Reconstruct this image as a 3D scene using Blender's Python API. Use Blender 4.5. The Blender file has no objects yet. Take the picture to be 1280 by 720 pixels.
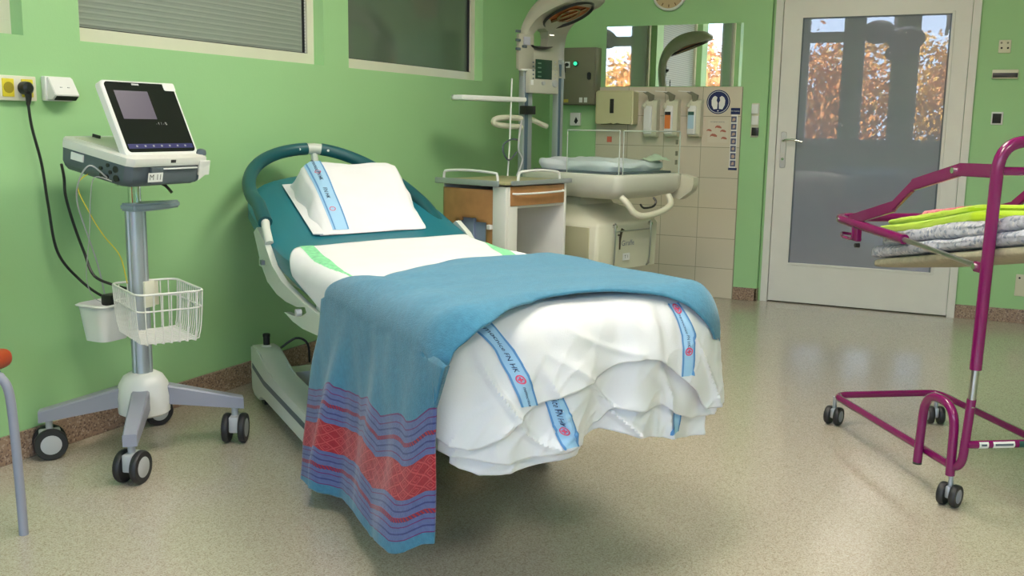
import bpy, bmesh, math, random
from math import sin, cos, pi, radians, sqrt, exp
from mathutils import Vector, Matrix, noise
random.seed(7)
C = bpy.context.scene.collection
SC = bpy.context.scene

# ------------------------------------------------------------------ camera
F_PX, PITCH, ROLL, YAW, CAMH = 1227.57, 0.16454947, 0.01529142, 0.44627946, 1.15
fw = Vector((-sin(YAW)*cos(PITCH), cos(YAW)*cos(PITCH), -sin(PITCH)))
rt0 = Vector((cos(YAW), sin(YAW), 0)); up0 = rt0.cross(fw)
RT = rt0*cos(ROLL)+up0*sin(ROLL); UP = -rt0*sin(ROLL)+up0*cos(ROLL)
CAM = Vector((0, 0, CAMH))
cd = bpy.data.cameras.new('camera'); cam = bpy.data.objects.new('camera', cd); C.objects.link(cam)
cd.sensor_fit = 'HORIZONTAL'; cd.sensor_width = 36; cd.lens = F_PX*36/1280; cd.clip_start = .02; cd.clip_end = 200
cam.matrix_world = Matrix(((RT.x, UP.x, -fw.x, 0), (RT.y, UP.y, -fw.y, 0), (RT.z, UP.z, -fw.z, CAMH), (0, 0, 0, 1)))
SC.camera = cam

# ------------------------------------------------------------------ world, sun, exposure
EXPOSURE = 0.0
SKY = 12.5
SUN = 34.0
LAMP = 23.0
SC.view_settings.view_transform = 'Standard'; SC.view_settings.look = 'None'
SC.view_settings.gamma = 1; SC.view_settings.use_curve_mapping = False; SC.view_settings.exposure = EXPOSURE
w = bpy.data.worlds.new('sky'); SC.world = w; w.use_nodes = True
nt = w.node_tree; bg = nt.nodes['Background']
tc = nt.nodes.new('ShaderNodeTexCoord'); sx = nt.nodes.new('ShaderNodeSeparateXYZ'); rp = nt.nodes.new('ShaderNodeValToRGB')
nt.links.new(tc.outputs['Generated'], sx.inputs[0]); nt.links.new(sx.outputs['Z'], rp.inputs[0]); nt.links.new(rp.outputs[0], bg.inputs[0])
rp.color_ramp.elements[0].position = 0.0; rp.color_ramp.elements[0].color = (.62, .76, 1., 1)
rp.color_ramp.elements[1].position = 0.7; rp.color_ramp.elements[1].color = (.40, .58, .95, 1)
bg.inputs[1].default_value = SKY
sd = bpy.data.lights.new('sun', 'SUN'); so = bpy.data.objects.new('sun', sd); C.objects.link(so)
sd.energy = SUN; sd.angle = radians(.6); sd.color = (1, .9, .75)
so.rotation_euler = Vector((.35, -.8, -.55)).to_track_quat('-Z', 'Y').to_euler()

# ------------------------------------------------------------------ pixel measuring (photo frame 1280x720)
def ray(x, y): return fw + RT*((x-640)/F_PX) - UP*((y-360)/F_PX)
def on(x, y, P, N):
    r = ray(x, y); N = Vector(N); return CAM + r*((Vector(P)-CAM).dot(N)/r.dot(N))
def proj(p):
    d = Vector(p)-CAM; z = d.dot(fw); return 640+F_PX*d.dot(RT)/z, 360-F_PX*d.dot(UP)/z
def on_x(x, y, v): return on(x, y, (v, 0, 0), (1, 0, 0))
def on_y(x, y, v): return on(x, y, (0, v, 0), (0, 1, 0))
def on_z(x, y, v): return on(x, y, (0, 0, v), (0, 0, 1))

# ------------------------------------------------------------------ materials
MATS = {}
def mat(name, col, rough=.5, metal=0., bump=0., bscale=200., var=0., vscale=8., coat=0., spec=.5, ior=1.5, emit=None, estr=0., sheen=0.):
    if name in MATS: return MATS[name]
    m = bpy.data.materials.new(name); m.use_nodes = True; n = m.node_tree.nodes; l = m.node_tree.links
    b = n['Principled BSDF']
    b.inputs['Roughness'].default_value = rough; b.inputs['Metallic'].default_value = metal
    b.inputs['IOR'].default_value = ior; b.inputs['Specular IOR Level'].default_value = spec
    b.inputs['Coat Weight'].default_value = coat; b.inputs['Coat Roughness'].default_value = .08
    b.inputs['Sheen Weight'].default_value = sheen
    tcn = n.new('ShaderNodeTexCoord')
    ns = n.new('ShaderNodeTexNoise'); ns.inputs['Scale'].default_value = vscale; ns.inputs['Detail'].default_value = 4
    l.new(tcn.outputs['Object'], ns.inputs['Vector'])
    r = n.new('ShaderNodeValToRGB'); l.new(ns.outputs['Fac'], r.inputs[0])
    v = max(var, .015)
    r.color_ramp.elements[0].position = .3; r.color_ramp.elements[0].color = tuple(max(0, c*(1-v)) for c in col)+(1,)
    r.color_ramp.elements[1].position = .7; r.color_ramp.elements[1].color = tuple(min(1, c*(1+v)) for c in col)+(1,)
    l.new(r.outputs[0], b.inputs['Base Color'])
    if bump:
        n2 = n.new('ShaderNodeTexNoise'); n2.inputs['Scale'].default_value = bscale; n2.inputs['Detail'].default_value = 3
        l.new(tcn.outputs['Object'], n2.inputs['Vector'])
        bp = n.new('ShaderNodeBump'); bp.inputs['Strength'].default_value = bump; bp.inputs['Distance'].default_value = .002
        l.new(n2.outputs['Fac'], bp.inputs['Height']); l.new(bp.outputs[0], b.inputs['Normal'])
    if emit:
        b.inputs['Emission Color'].default_value = emit+(1,); b.inputs['Emission Strength'].default_value = estr
    MATS[name] = m; return m
def clear_mat(name, tint=(1, 1, 1), ior=1.5, rough=0.):
    m = bpy.data.materials.new(name); m.use_nodes = True; n = m.node_tree.nodes; l = m.node_tree.links
    n.remove(n['Principled BSDF']); out = n['Material Output']
    t = n.new('ShaderNodeBsdfTransparent'); t.inputs[0].default_value = tint+(1,)
    g = n.new('ShaderNodeBsdfGlossy'); g.inputs['Roughness'].default_value = rough
    lw = n.new('ShaderNodeLayerWeight'); lw.inputs[0].default_value = .5; f0 = ((ior-1)/(ior+1))**2
    pw = n.new('ShaderNodeMath'); pw.operation = 'POWER'; l.new(lw.outputs['Facing'], pw.inputs[0]); pw.inputs[1].default_value = 5
    f = n.new('ShaderNodeMath'); f.operation = 'MULTIPLY_ADD'; l.new(pw.outputs[0], f.inputs[0]); f.inputs[1].default_value = 1-f0; f.inputs[2].default_value = f0
    mx = n.new('ShaderNodeMixShader'); l.new(f.outputs[0], mx.inputs[0]); l.new(t.outputs[0], mx.inputs[1]); l.new(g.outputs[0], mx.inputs[2])
    l.new(mx.outputs[0], out.inputs[0]); return m

M_wall = mat('green_wall_paint', (.345, .605, .29), .55, bump=.15, bscale=120, var=.03, vscale=1.5)
M_ceil = mat('ceiling_paint', (.62, .62, .60), .8)
M_white = mat('white_lacquer', (.74, .73, .69), .32, var=.02)
M_wplas = mat('white_plastic', (.78, .78, .76), .35)
M_cream = mat('cream_plastic', (.66, .64, .50), .33)
M_bcream = mat('warm_white_plastic', (.72, .70, .58), .35)
M_steel = mat('brushed_steel', (.55, .55, .54), .3, 1.)
M_chrome = mat('chrome', (.8, .8, .78), .12, 1.)
M_alu = mat('satin_aluminium', (.46, .49, .53), .38, .6)
M_black = mat('black_rubber', (.02, .02, .022), .5)
M_bplas = mat('black_plastic', (.015, .015, .015), .3)
M_dgrey = mat('dark_grey_plastic', (.10, .125, .15), .4)
M_grey = mat('grey_plastic', (.30, .31, .38), .42)
M_lgrey = mat('pale_grey_plastic', (.45, .46, .47), .45)
M_yellow = mat('yellow_plastic', (.75, .62, .04), .4)
M_screen = mat('dark_glass', (.012, .015, .013), .06, ior=1.5)
M_teal = mat('teal_vinyl', (.008, .155, .215), .38, bump=.06, bscale=60)
M_hoop = mat('dark_teal_foam', (.008, .085, .10), .42)
M_bframe = mat('bed_frame_lacquer', (.62, .64, .58), .35)
M_sheet = mat('white_cotton', (.80, .79, .82), .85, bump=.25, bscale=350, var=.02, sheen=.2)
M_blueband = mat('light_blue_print', (.36, .60, .84), .85)
M_blueline = mat('blue_print', (.12, .30, .60), .85)
M_green = mat('green_print', (.25, .68, .36), .85, var=.2, vscale=60)
M_navy = mat('navy_print', (.018, .028, .11), .8)
M_redp = mat('red_print', (.75, .10, .20), .8)
M_magenta = mat('magenta_powder_coat', (.21, .004, .10), .25, coat=.4)
M_oak = mat('beech_laminate', (.45, .22, .09), .4, var=.12, vscale=14)
M_ply = mat('laminate_top', (.40, .38, .20), .35)
M_neon = mat('lime_fleece', (.56, .80, .02), .9, bump=.4, bscale=250, sheen=.4)
M_pink = mat('pink_fleece', (.75, .22, .28), .9, bump=.4, bscale=150, var=.3, vscale=80)
M_leather = mat('orange_vinyl', (.48, .06, .012), .4)
M_paper = mat('paper', (.78, .78, .76), .7)
M_orange = mat('orange_label', (.75, .22, .05), .6)
M_lblue = mat('pale_blue_label', (.42, .60, .72), .6)
M_dgreenlab = mat('dark_green_label', (.02, .09, .07), .6)
M_dark = mat('dark_recess', (.01, .01, .009), .6)
M_mirror = mat('mirror_silver', (.93, .94, .92), .005, 1.)
M_doorglass = mat('frosted_door_glass', (.27, .285, .345), .006, ior=1.75, var=.02)
M_wglass = mat('interior_window_glass', (.115, .15, .115), .02, ior=1.75)
M_led = mat('green_pilot_lamp', (.02, .5, .2), .3, emit=(.05, .9, .45), estr=1.2)
M_lamp = mat('ceiling_diffuser', (.9, .9, .85), .5, emit=(1., .93, .80), estr=LAMP)
M_cabinet = mat('grey_green_metal', (.19, .185, .125), .45)
M_copper = mat('orange_heater_metal', (.60, .18, .05), .35, .3)  # plain orange colour of the heater dish, no emission
M_reflect = mat('heater_reflector', (.4, .28, .16), .2, 1.)
M_lamphouse = mat('warmer_shell', (.42, .41, .33), .38)
M_leafA = mat('autumn_leaves', (.80, .27, .09), .7, var=.7, vscale=1.7)
M_leafB = mat('yellow_leaves', (.85, .42, .11), .7, var=.5, vscale=2.)
M_bark = mat('bark', (.10, .07, .05), .9)
M_grass = mat('outdoor_grass', (.10, .13, .05), .95, var=.3)
M_clear = clear_mat('clear_acrylic', (.97, .99, .98), 1.3)
M_pane = clear_mat('window_pane', (.97, .98, .98), 1.45)

def tile_mat():
    m = bpy.data.materials.new('cream_wall_tiles'); m.use_nodes = True; n = m.node_tree.nodes; l = m.node_tree.links
    b = n['Principled BSDF']; b.inputs['Roughness'].default_value = .22
    t = n.new('ShaderNodeTexCoord'); mp = n.new('ShaderNodeMapping'); mp.inputs['Rotation'].default_value = (radians(90), 0, 0)
    mp.inputs['Location'].default_value = (1.497, 0, 0)
    br = n.new('ShaderNodeTexBrick'); br.offset = 0; br.inputs['Scale'].default_value = 1
    br.inputs['Brick Width'].default_value = .262; br.inputs['Row Height'].default_value = .2045; br.inputs['Mortar Size'].default_value = .0022
    br.inputs['Mortar Smooth'].default_value = .1
    br.inputs['Color1'].default_value = (.62, .56, .44, 1); br.inputs['Color2'].default_value = (.66, .59, .47, 1); br.inputs['Mortar'].default_value = (.36, .34, .25, 1)
    l.new(t.outputs['Object'], mp.inputs[0])
    # use object x and z as brick plane
    sp = n.new('ShaderNodeSeparateXYZ'); cb = n.new('ShaderNodeCombineXYZ'); ad = n.new('ShaderNodeMath'); ad.operation = 'ADD'; ad.inputs[1].default_value = 1.497+.262*12
    l.new(t.outputs['Object'], sp.inputs[0]); l.new(sp.outputs['X'], ad.inputs[0]); l.new(ad.outputs[0], cb.inputs[0]); l.new(sp.outputs['Z'], cb.inputs[1])
    n.remove(mp); l.new(cb.outputs[0], br.inputs['Vector']); l.new(br.outputs['Color'], b.inputs['Base Color'])
    bp = n.new('ShaderNodeBump'); bp.invert = True; bp.inputs['Strength'].default_value = .4; bp.inputs['Distance'].default_value = .002
    l.new(br.outputs['Fac'], bp.inputs['Height']); l.new(bp.outputs[0], b.inputs['Normal']); return m
def speckle_mat(name, base, dark, light, rough, scale=260., coat=0.):
    m = bpy.data.materials.new(name); m.use_nodes = True; n = m.node_tree.nodes; l = m.node_tree.links
    b = n['Principled BSDF']; b.inputs['Roughness'].default_value = rough; b.inputs['Coat Weight'].default_value = coat; b.inputs['Coat Roughness'].default_value = .12
    t = n.new('ShaderNodeTexCoord'); v = n.new('ShaderNodeTexVoronoi'); v.inputs['Scale'].default_value = scale
    l.new(t.outputs['Object'], v.inputs['Vector']); r = n.new('ShaderNodeValToRGB')
    sp = n.new('ShaderNodeSeparateColor'); l.new(v.outputs['Color'], sp.inputs[0]); l.new(sp.outputs[0], r.inputs[0])
    e = r.color_ramp.elements; r.color_ramp.interpolation = 'CONSTANT'
    e[0].position = 0; e[0].color = dark+(1,); e[1].position = .16; e[1].color = base+(1,)
    x = e.new(.45); x.color = tuple(c*1.1 for c in base)+(1,); x = e.new(.7); x.color = tuple(c*.88 for c in base)+(1,); x = e.new(.88); x.color = light+(1,)
    ns = n.new('ShaderNodeTexNoise'); ns.inputs['Scale'].default_value = .9; l.new(t.outputs['Object'], ns.inputs['Vector'])
    r2 = n.new('ShaderNodeValToRGB'); l.new(ns.outputs['Fac'], r2.inputs[0]); r2.color_ramp.elements[0].color = (.9, .9, .88, 1); r2.color_ramp.elements[1].color = (1, 1, 1, 1)
    mx = n.new('ShaderNodeMix'); mx.data_type = 'RGBA'; mx.blend_type = 'MULTIPLY'; mx.inputs[0].default_value = 1
    l.new(r.outputs[0], mx.inputs[6]); l.new(r2.outputs[0], mx.inputs[7]); l.new(mx.outputs[2], b.inputs['Base Color']); return m
M_floor = speckle_mat('speckled_vinyl_floor', (.50, .44, .36), (.37, .305, .24), (.58, .525, .45), .26, 330., coat=.6)
M_base = speckle_mat('speckled_terrazzo_skirting', (.33, .22, .16), (.16, .10, .08), (.48, .36, .28), .35, 180.)
M_tile = tile_mat()
def blanket_mat():
    m = bpy.data.materials.new('woven_blue_blanket'); m.use_nodes = True; n = m.node_tree.nodes; l = m.node_tree.links
    b = n['Principled BSDF']; b.inputs['Roughness'].default_value = .9; b.inputs['Sheen Weight'].default_value = .25
    uv = n.new('ShaderNodeUVMap'); sp = n.new('ShaderNodeSeparateXYZ'); l.new(uv.outputs[0], sp.inputs[0])
    def M(op, a, c=None, d=None):
        k = n.new('ShaderNodeMath'); k.operation = op
        for i, q in enumerate((a, c, d)):
            if q is None: continue
            if isinstance(q, (int, float)): k.inputs[i].default_value = q
            else: l.new(q, k.inputs[i])
        return k.outputs[0]
    U, V = sp.outputs['X'], sp.outputs['Y']
    blue = (.058, .24, .385); lil = (.12, .15, .36); pur = (.16, .02, .15); red = (.42, .012, .03); dk = (.05, .06, .22)
    r = n.new('ShaderNodeValToRGB'); r.color_ramp.interpolation = 'CONSTANT'
    l.new(M('DIVIDE', V, .4), r.inputs[0])
    seg = [(0, blue), (.030, pur), (.034, lil), (.048, dk), (.052, lil), (.066, pur), (.070, lil), (.082, red), (.094, lil), (.108, dk), (.113, lil), (.127, pur), (.131, lil),
           (.142, red), (.232, lil), (.246, pur), (.250, lil), (.262, dk), (.267, lil), (.280, red), (.292, lil), (.306, dk), (.310, lil), (.322, pur), (.326, lil), (.343, pur), (.348, blue)]
    e = r.color_ramp.elements
    e[0].position = 0; e[0].color = blue+(1,); e[1].position = seg[1][0]/.4; e[1].color = seg[1][1]+(1,)
    for p, c in seg[2:]:
        x = e.new(p/.4); x.color = c+(1,)
    # diamond lattice inside the wide red band
    fu = M('ABSOLUTE', M('SUBTRACT', M('FRACT', M('DIVIDE', U, .036)), .5)); fv = M('ABSOLUTE', M('SUBTRACT', M('FRACT', M('DIVIDE', M('SUBTRACT', V, .142), .03)), .5))
    dd = M('ABSOLUTE', M('SUBTRACT', M('ADD', fu, fv), .5)); d2 = M('ABSOLUTE', M('SUBTRACT', M('ADD', fu, fv), .25))
    ln = M('MAXIMUM', M('LESS_THAN', dd, .07), M('LESS_THAN', d2, .04))
    tcl = M('LESS_THAN', M('FRACT', M('MULTIPLY', M('ADD', U, M('MULTIPLY', V, .7)), 120)), .45)
    inb = M('MULTIPLY', M('GREATER_THAN', V, .143), M('LESS_THAN', V, .231))
    inl = M('ADD', M('MULTIPLY', M('GREATER_THAN', V, .082), M('LESS_THAN', V, .094)), M('MULTIPLY', M('GREATER_THAN', V, .280), M('LESS_THAN', V, .292)))
    f1 = M('MULTIPLY', inb, ln); f2 = M('MULTIPLY', inl, tcl)
    m1 = n.new('ShaderNodeMix'); m1.data_type = 'RGBA'; l.new(f1, m1.inputs[0]); l.new(r.outputs[0], m1.inputs[6]); m1.inputs[7].default_value = (.62, .07, .08, 1)
    m2 = n.new('ShaderNodeMix'); m2.data_type = 'RGBA'; l.new(f2, m2.inputs[0]); l.new(m1.outputs[2], m2.inputs[6]); m2.inputs[7].default_value = (.10, .03, .14, 1)
    ns = n.new('ShaderNodeTexNoise'); ns.inputs['Scale'].default_value = 70; ns.inputs['Detail'].default_value = 5
    t = n.new('ShaderNodeTexCoord'); l.new(t.outputs['Object'], ns.inputs['Vector'])
    r2 = n.new('ShaderNodeValToRGB'); l.new(ns.outputs['Fac'], r2.inputs[0]); r2.color_ramp.elements[0].position = .3; r2.color_ramp.elements[0].color = (.8, .8, .8, 1); r2.color_ramp.elements[1].position = .7
    m3 = n.new('ShaderNodeMix'); m3.data_type = 'RGBA'; m3.blend_type = 'MULTIPLY'; m3.inputs[0].default_value = 1
    l.new(m2.outputs[2], m3.inputs[6]); l.new(r2.outputs[0], m3.inputs[7]); l.new(m3.outputs[2], b.inputs['Base Color'])
    n3 = n.new('ShaderNodeTexNoise'); n3.inputs['Scale'].default_value = 300; l.new(t.outputs['Object'], n3.inputs['Vector'])
    bp = n.new('ShaderNodeBump'); bp.inputs['Strength'].default_value = .5; bp.inputs['Distance'].default_value = .003
    l.new(n3.outputs['Fac'], bp.inputs['Height']); l.new(bp.outputs[0], b.inputs['Normal']); return m
M_blanket = blanket_mat()
M_pattern = speckle_mat('speckled_baby_quilt', (.56, .56, .64), (.32, .35, .46), (.74, .72, .74), .9, 95.)
M_padside = mat('beige_quilted_pad', (.46, .42, .30), .7, var=.15, vscale=50)

# ------------------------------------------------------------------ mesh building
class MB:
    def __init__(s, T=None): s.bm = bmesh.new(); s.T = T or Matrix.Identity(4); s.uv = None
    def V(s, p): return s.bm.verts.new(s.T @ Vector(p))
    def poly(s, pts):
        vs = [s.V(p) for p in pts]
        try: s.bm.faces.new(vs)
        except Exception: pass
        return s
    def box(s, c, d, rot=None, bev=0., seg=2):
        b = bmesh.new(); bmesh.ops.create_cube(b, size=1)
        bmesh.ops.scale(b, vec=d, verts=b.verts)
        if bev: bmesh.ops.bevel(b, geom=b.edges[:], offset=bev, segments=seg, affect='EDGES', profile=.5)
        M = Matrix.Translation(c) @ (rot.to_4x4() if rot else Matrix.Identity(4))
        s._merge(b, M); return s
    def bx(s, a, b, bev=0.):
        return s.box([(a[i]+b[i])/2 for i in range(3)], [abs(b[i]-a[i]) for i in range(3)], None, bev)
    def _merge(s, b, M):
        b.verts.ensure_lookup_table(); M = s.T @ M
        mp = {v: s.bm.verts.new(M @ v.co) for v in b.verts}
        for f in b.faces:
            try: s.bm.faces.new([mp[v] for v in f.verts])
            except Exception: pass
        b.free()
    def cyl(s, p, q, r0, r1=None, n=20, cap=True):
        p, q = Vector(p), Vector(q); r1 = r0 if r1 is None else r1
        return s.tube([p, q], [r0, r1], n, cap)
    def tube(s, pts, r, n=12, cap=True, closed=False, flat=1.):
        pts = [Vector(p) for p in pts]; N = len(pts)
        if not hasattr(r, '__len__'): r = [r]*N
        tg = []
        for i in range(N):
            if closed: a, b = pts[i-1], pts[(i+1) % N]
            else: a, b = pts[max(i-1, 0)], pts[min(i+1, N-1)]
            tg.append((b-a).normalized())
        ref = Vector((0, 0, 1)) if abs(tg[0].z) < .9 else Vector((1, 0, 0))
        nv = (ref-tg[0]*ref.dot(tg[0])).normalized(); rings = []
        for i in range(N):
            nv = (nv-tg[i]*nv.dot(tg[i])).normalized(); bn = tg[i].cross(nv)
            rings.append([s.V(pts[i]+(nv*cos(2*pi*k/n)+bn*sin(2*pi*k/n)*flat)*r[i]) for k in range(n)])
        for i in range(N if closed else N-1):
            A, B = rings[i], rings[(i+1) % N]
            for k in range(n): s.bm.faces.new((A[k], A[(k+1) % n], B[(k+1) % n], B[k]))
        if cap and not closed:
            s.bm.faces.new(rings[0][::-1]); s.bm.faces.new(rings[-1])
        return s
    def lathe(s, prof, o=(0, 0, 0), ax=(0, 0, 1), n=32):
        ax = Vector(ax).normalized(); ref = Vector((0, 0, 1)) if abs(ax.z) < .9 else Vector((1, 0, 0))
        u = (ref-ax*ref.dot(ax)).normalized(); v = ax.cross(u); o = Vector(o); R = []
        for r, h in prof: R.append([s.V(o+ax*h+(u*cos(2*pi*k/n)+v*sin(2*pi*k/n))*max(r, 1e-4)) for k in range(n)])
        for i in range(len(R)-1):
            for k in range(n): s.bm.faces.new((R[i][k], R[i][(k+1) % n], R[i+1][(k+1) % n], R[i+1][k]))
        s.bm.faces.new(R[0][::-1]); s.bm.faces.new(R[-1]); return s
    def prism(s, pts, off):
        """closed outline pts (3D) extruded by vector off"""
        off = Vector(off); a = [s.V(p) for p in pts]; b = [s.V(Vector(p)+off) for p in pts]; N = len(pts)
        s.bm.faces.new(a[::-1]); s.bm.faces.new(b)
        for i in range(N): s.bm.faces.new((a[i], a[(i+1) % N], b[(i+1) % N], b[i]))
        return s
    def grid(s, f, nu, nv, uvf=None, cu=False):
        if uvf and not s.uv: s.uv = s.bm.loops.layers.uv.new('UVMap')
        P = [[s.V(f(i/nu, j/nv)) for j in range(nv+1)] for i in range(nu+(0 if cu else 1))]; n = len(P)
        for i in range(nu):
            for j in range(nv):
                i2 = (i+1) % n
                fc = s.bm.faces.new((P[i][j], P[i2][j], P[i2][j+1], P[i][j+1]))
                if uvf:
                    for lp, (a, b) in zip(fc.loops, ((i, j), (i+1, j), (i+1, j+1), (i, j+1))): lp[s.uv].uv = uvf(a/nu, b/nv)
        return s
    def rbox_outline(s, o, ex, ey, ez, w, h, d, r, n=5, bev=0.):
        """rounded-corner plate: w along ex, h along ey, thickness d along ez from origin o (centre of back)"""
        ex, ey, ez, o = map(Vector, (ex, ey, ez, o)); pts = []
        for cx, cy, a0 in ((1, 1, 0), (-1, 1, 90), (-1, -1, 180), (1, -1, 270)):
            for k in range(n+1):
                a = radians(a0+90*k/n); pts.append((cx*(w/2-r)+r*cos(a), cy*(h/2-r)+r*sin(a)))
        L = [(0, 0.), (0, d-bev), (bev, d)] if bev else [(0, 0.), (0, d)]
        R = []
        for ins, z in L:
            kx = (w-2*ins)/w; ky = (h-2*ins)/h
            R.append([s.V(o+ex*x*kx+ey*y*ky+ez*z) for x, y in pts])
        N = len(pts); s.bm.faces.new(R[0][::-1]); s.bm.faces.new(R[-1])
        for i in range(len(R)-1):
            for k in range(N): s.bm.faces.new((R[i][k], R[i][(k+1) % N], R[i+1][(k+1) % N], R[i+1][k]))
        return s

ROOTM = {}
def obj(name, mb, m, parent=None, smooth=True, kind=None, label=None, cat=None, group=None, origin=None, solid=0., sub=0, ang=35, solid_off=-1):
    me = bpy.data.meshes.new(name); o = bpy.data.objects.new(name, me); C.objects.link(o)
    R = parent; 
    base = Matrix.Identity(4)
    while R is not None:
        base = R.matrix_basis @ base; R = R.parent
    if origin is not None and parent is None: o.location = origin; base = Matrix.Translation(origin)
    bmesh.ops.remove_doubles(mb.bm, verts=mb.bm.verts, dist=1e-6)
    bmesh.ops.recalc_face_normals(mb.bm, faces=mb.bm.faces)
    mb.bm.transform(base.inverted()); mb.bm.to_mesh(me); mb.bm.free()
    me.materials.append(m)
    if parent is not None: o.parent = parent
    if smooth:
        me.shade_smooth() if hasattr(me, 'shade_smooth') else None
        a = radians(ang)
        try: me.set_sharp_from_angle(angle=a)
        except Exception: pass
    if solid:
        md = o.modifiers.new('thickness', 'SOLIDIFY'); md.thickness = solid; md.offset = solid_off
    if sub:
        md = o.modifiers.new('smooth', 'SUBSURF'); md.levels = sub; md.render_levels = sub
    if kind: o['kind'] = kind
    if label: o['label'] = label
    if cat: o['category'] = cat
    if group: o['group'] = group
    return o
def thing(name, label, cat, loc=(0, 0, 0), rz=0., group=None):
    o = bpy.data.objects.new(name, None); C.objects.link(o); o.location = loc; o.rotation_euler = (0, 0, rz)
    o.empty_display_size = .1; o['label'] = label; o['category'] = cat
    if group: o['group'] = group
    bpy.context.view_layer.update(); return o
def struct(name, mb, m, parent=None, **k): return obj(name, mb, m, parent, kind=None if parent else 'structure', **k)
def dup(root, loc, rz, label=None, group=None):
    def cp(o, par):
        c = o.copy(); C.objects.link(c)
        if par is not None: c.parent = par
        for ch in KIDS.get(o.name, [x for x in bpy.data.objects if x.parent == o and x != c]): cp(ch, c)
        return c
    r = cp(root, None); r.location = loc; r.rotation_euler = (0, 0, rz)
    if label: r['label'] = label
    if group: r['group'] = group
    return r
KIDS = {}
def L(o, lab): o['label'] = lab; return o
def text_on(s, S, size, align='CENTER', bold=.0):
    """returns MB with glyph mesh placed by S(x, y) -> 3D point"""
    cu = bpy.data.curves.new('lettering', 'FONT'); cu.body = s; cu.size = size; cu.align_x = align; cu.align_y = 'CENTER'; cu.offset = bold; cu.resolution_u = 3
    t = bpy.data.objects.new('lettering', cu); C.objects.link(t); dg = bpy.context.evaluated_depsgraph_get(); dg.update()
    me = t.evaluated_get(dg).to_mesh(); mb = MB(); vs = [mb.bm.verts.new(S(v.co.x, v.co.y)) for v in me.vertices]
    for p in me.polygons:
        try: mb.bm.faces.new([vs[i] for i in p.vertices])
        except Exception: pass
    t.evaluated_get(dg).to_mesh_clear(); bpy.data.objects.remove(t); bpy.data.curves.remove(cu); return mb
def lerp(a, b, t): return a+(b-a)*t
def interp(T, x):
    if x <= T[0][0]: return T[0][1]
    for (a, b), (c, d) in zip(T, T[1:]):
        if x <= c: return b+(d-b)*(x-a)/(c-a)
    return T[-1][1]
def smoothpath(pts, k=6, closed=False):
    P = [Vector(p) for p in pts]; out = []; N = len(P)
    for i in range(N if closed else N-1):
        if closed: a, b, c, d = P[i-1], P[i], P[(i+1) % N], P[(i+2) % N]
        else: a, b, c, d = P[max(i-1, 0)], P[i], P[i+1], P[min(i+2, N-1)]
        for j in range(k):
            t = j/k; out.append(.5*((2*b)+(c-a)*t+(2*a-5*b+4*c-d)*t*t+(3*b-a-3*c+d)*t**3))
    if not closed: out.append(P[-1])
    return out

# ================================================================== THE ROOM
XL, YB, YD, XR, YF, ZC = -2.887, 6.617, 6.667, 3.2, -3.0, 3.05
struct('floor', MB().bx((XL-.3, YF-.3, -.1), (XR+.3, YD+.3, 0)), M_floor, smooth=False)
struct('ceiling', MB().bx((XL-.4, YF-.3, ZC), (XR+.3, YD+.3, ZC+.2)), M_ceil, smooth=False)
# left wall with three recessed interior windows
OP = [(.75, 2.29), (2.515, 3.922), (4.125, 5.56)]; ZS, ZT = 1.416, 2.55
m = MB(); m.bx((XL-.25, YF-.3, 0), (XL, YD+.2, ZS)); m.bx((XL-.25, YF-.3, ZT), (XL, YD+.2, ZC))
ys = [YF-.3]+[v for o in OP for v in o]+[YD+.2]
for i in range(0, len(ys), 2): m.bx((XL-.25, ys[i], ZS), (XL, ys[i+1], ZT))
struct('wall_left', m, M_wall, smooth=False)
XG = XL-.057
for i, (a, b) in enumerate(OP):
    f = MB()
    fwid = .05
    f.bx((XG-.05, a, ZS+.0525), (XG, a+fwid, ZT-.0505)); f.bx((XG-.05, b-fwid, ZS+.0525), (XG, b, ZT-.0505)); f.bx((XG-.05, a, ZS), (XG, b, ZS+.052)); f.bx((XG-.05, a, ZT-.05), (XG, b, ZT))
    wf = struct('window_%d' % (i+1), f, M_bcream, smooth=False)
    obj('pane', MB().bx((XG-.03, a+.05, ZS+.052), (XG-.022, b-.05, ZT-.05)), M_wglass, wf, smooth=False)
    g = MB(); g.bx((XG-.024, b-.062, ZS+.05), (XG-.008, b-.056, ZT-.05)); g.bx((XG-.024, a+.05, ZS+.05), (XG-.008, b-.05, ZS+.056))
    obj('gasket', g, M_black, wf, smooth=False)
    if i == 1:
        obj('blind_backing', MB().bx((XG-.0218, a+.05, ZS+.052), (XG-.0214, b-.05, ZT-.05)), mat('blind_cloth', (.27, .31, .27), .6), wf, smooth=False)
        s = MB(); z = ZS+.07
        while z < ZT-.06:
            s.box((XG-.0205, (a+b)/2, z), (.002, b-a-.13, .0085)); z += .021
        L(obj('blind', s, mat('blind_slats', (.32, .36, .31), .4), wf, smooth=False), 'pale grey green louvre blind')
        c = MB(); z = ZS+.06
        while z < ZT-.1:
            c.box((XG-.006, b-.058, z), (.004, .003, .010)); z += .014
        obj('blind_cord', c, M_wplas, wf, smooth=False)
# back wall, pier and door bay
DX0, DX1 = -1.27, -.155
m = MB(); m.bx((XL-.2, YB, 0), (-1.333, YB+.25, ZC)); struct('wall_back', m, M_wall, smooth=False)
m = MB(); m.bx((-1.333, YD, 0), (DX0-.045, YD+.2, ZC)); m.bx((DX1+.045, YD, 0), (XR+.2, YD+.2, ZC)); m.bx((DX0-.05, YD, 2.10), (DX1+.05, YD+.2, ZC))
m.bx((DX0-.05, YD+.12, 0), (DX1+.05, YD+.2, 2.1))
struct('wall_door_bay', m, M_wall, smooth=False)
struct('wall_right', MB().bx((XR, YF-.3, 0), (XR+.2, YD+.2, ZC)), M_wall, smooth=False)
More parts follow.
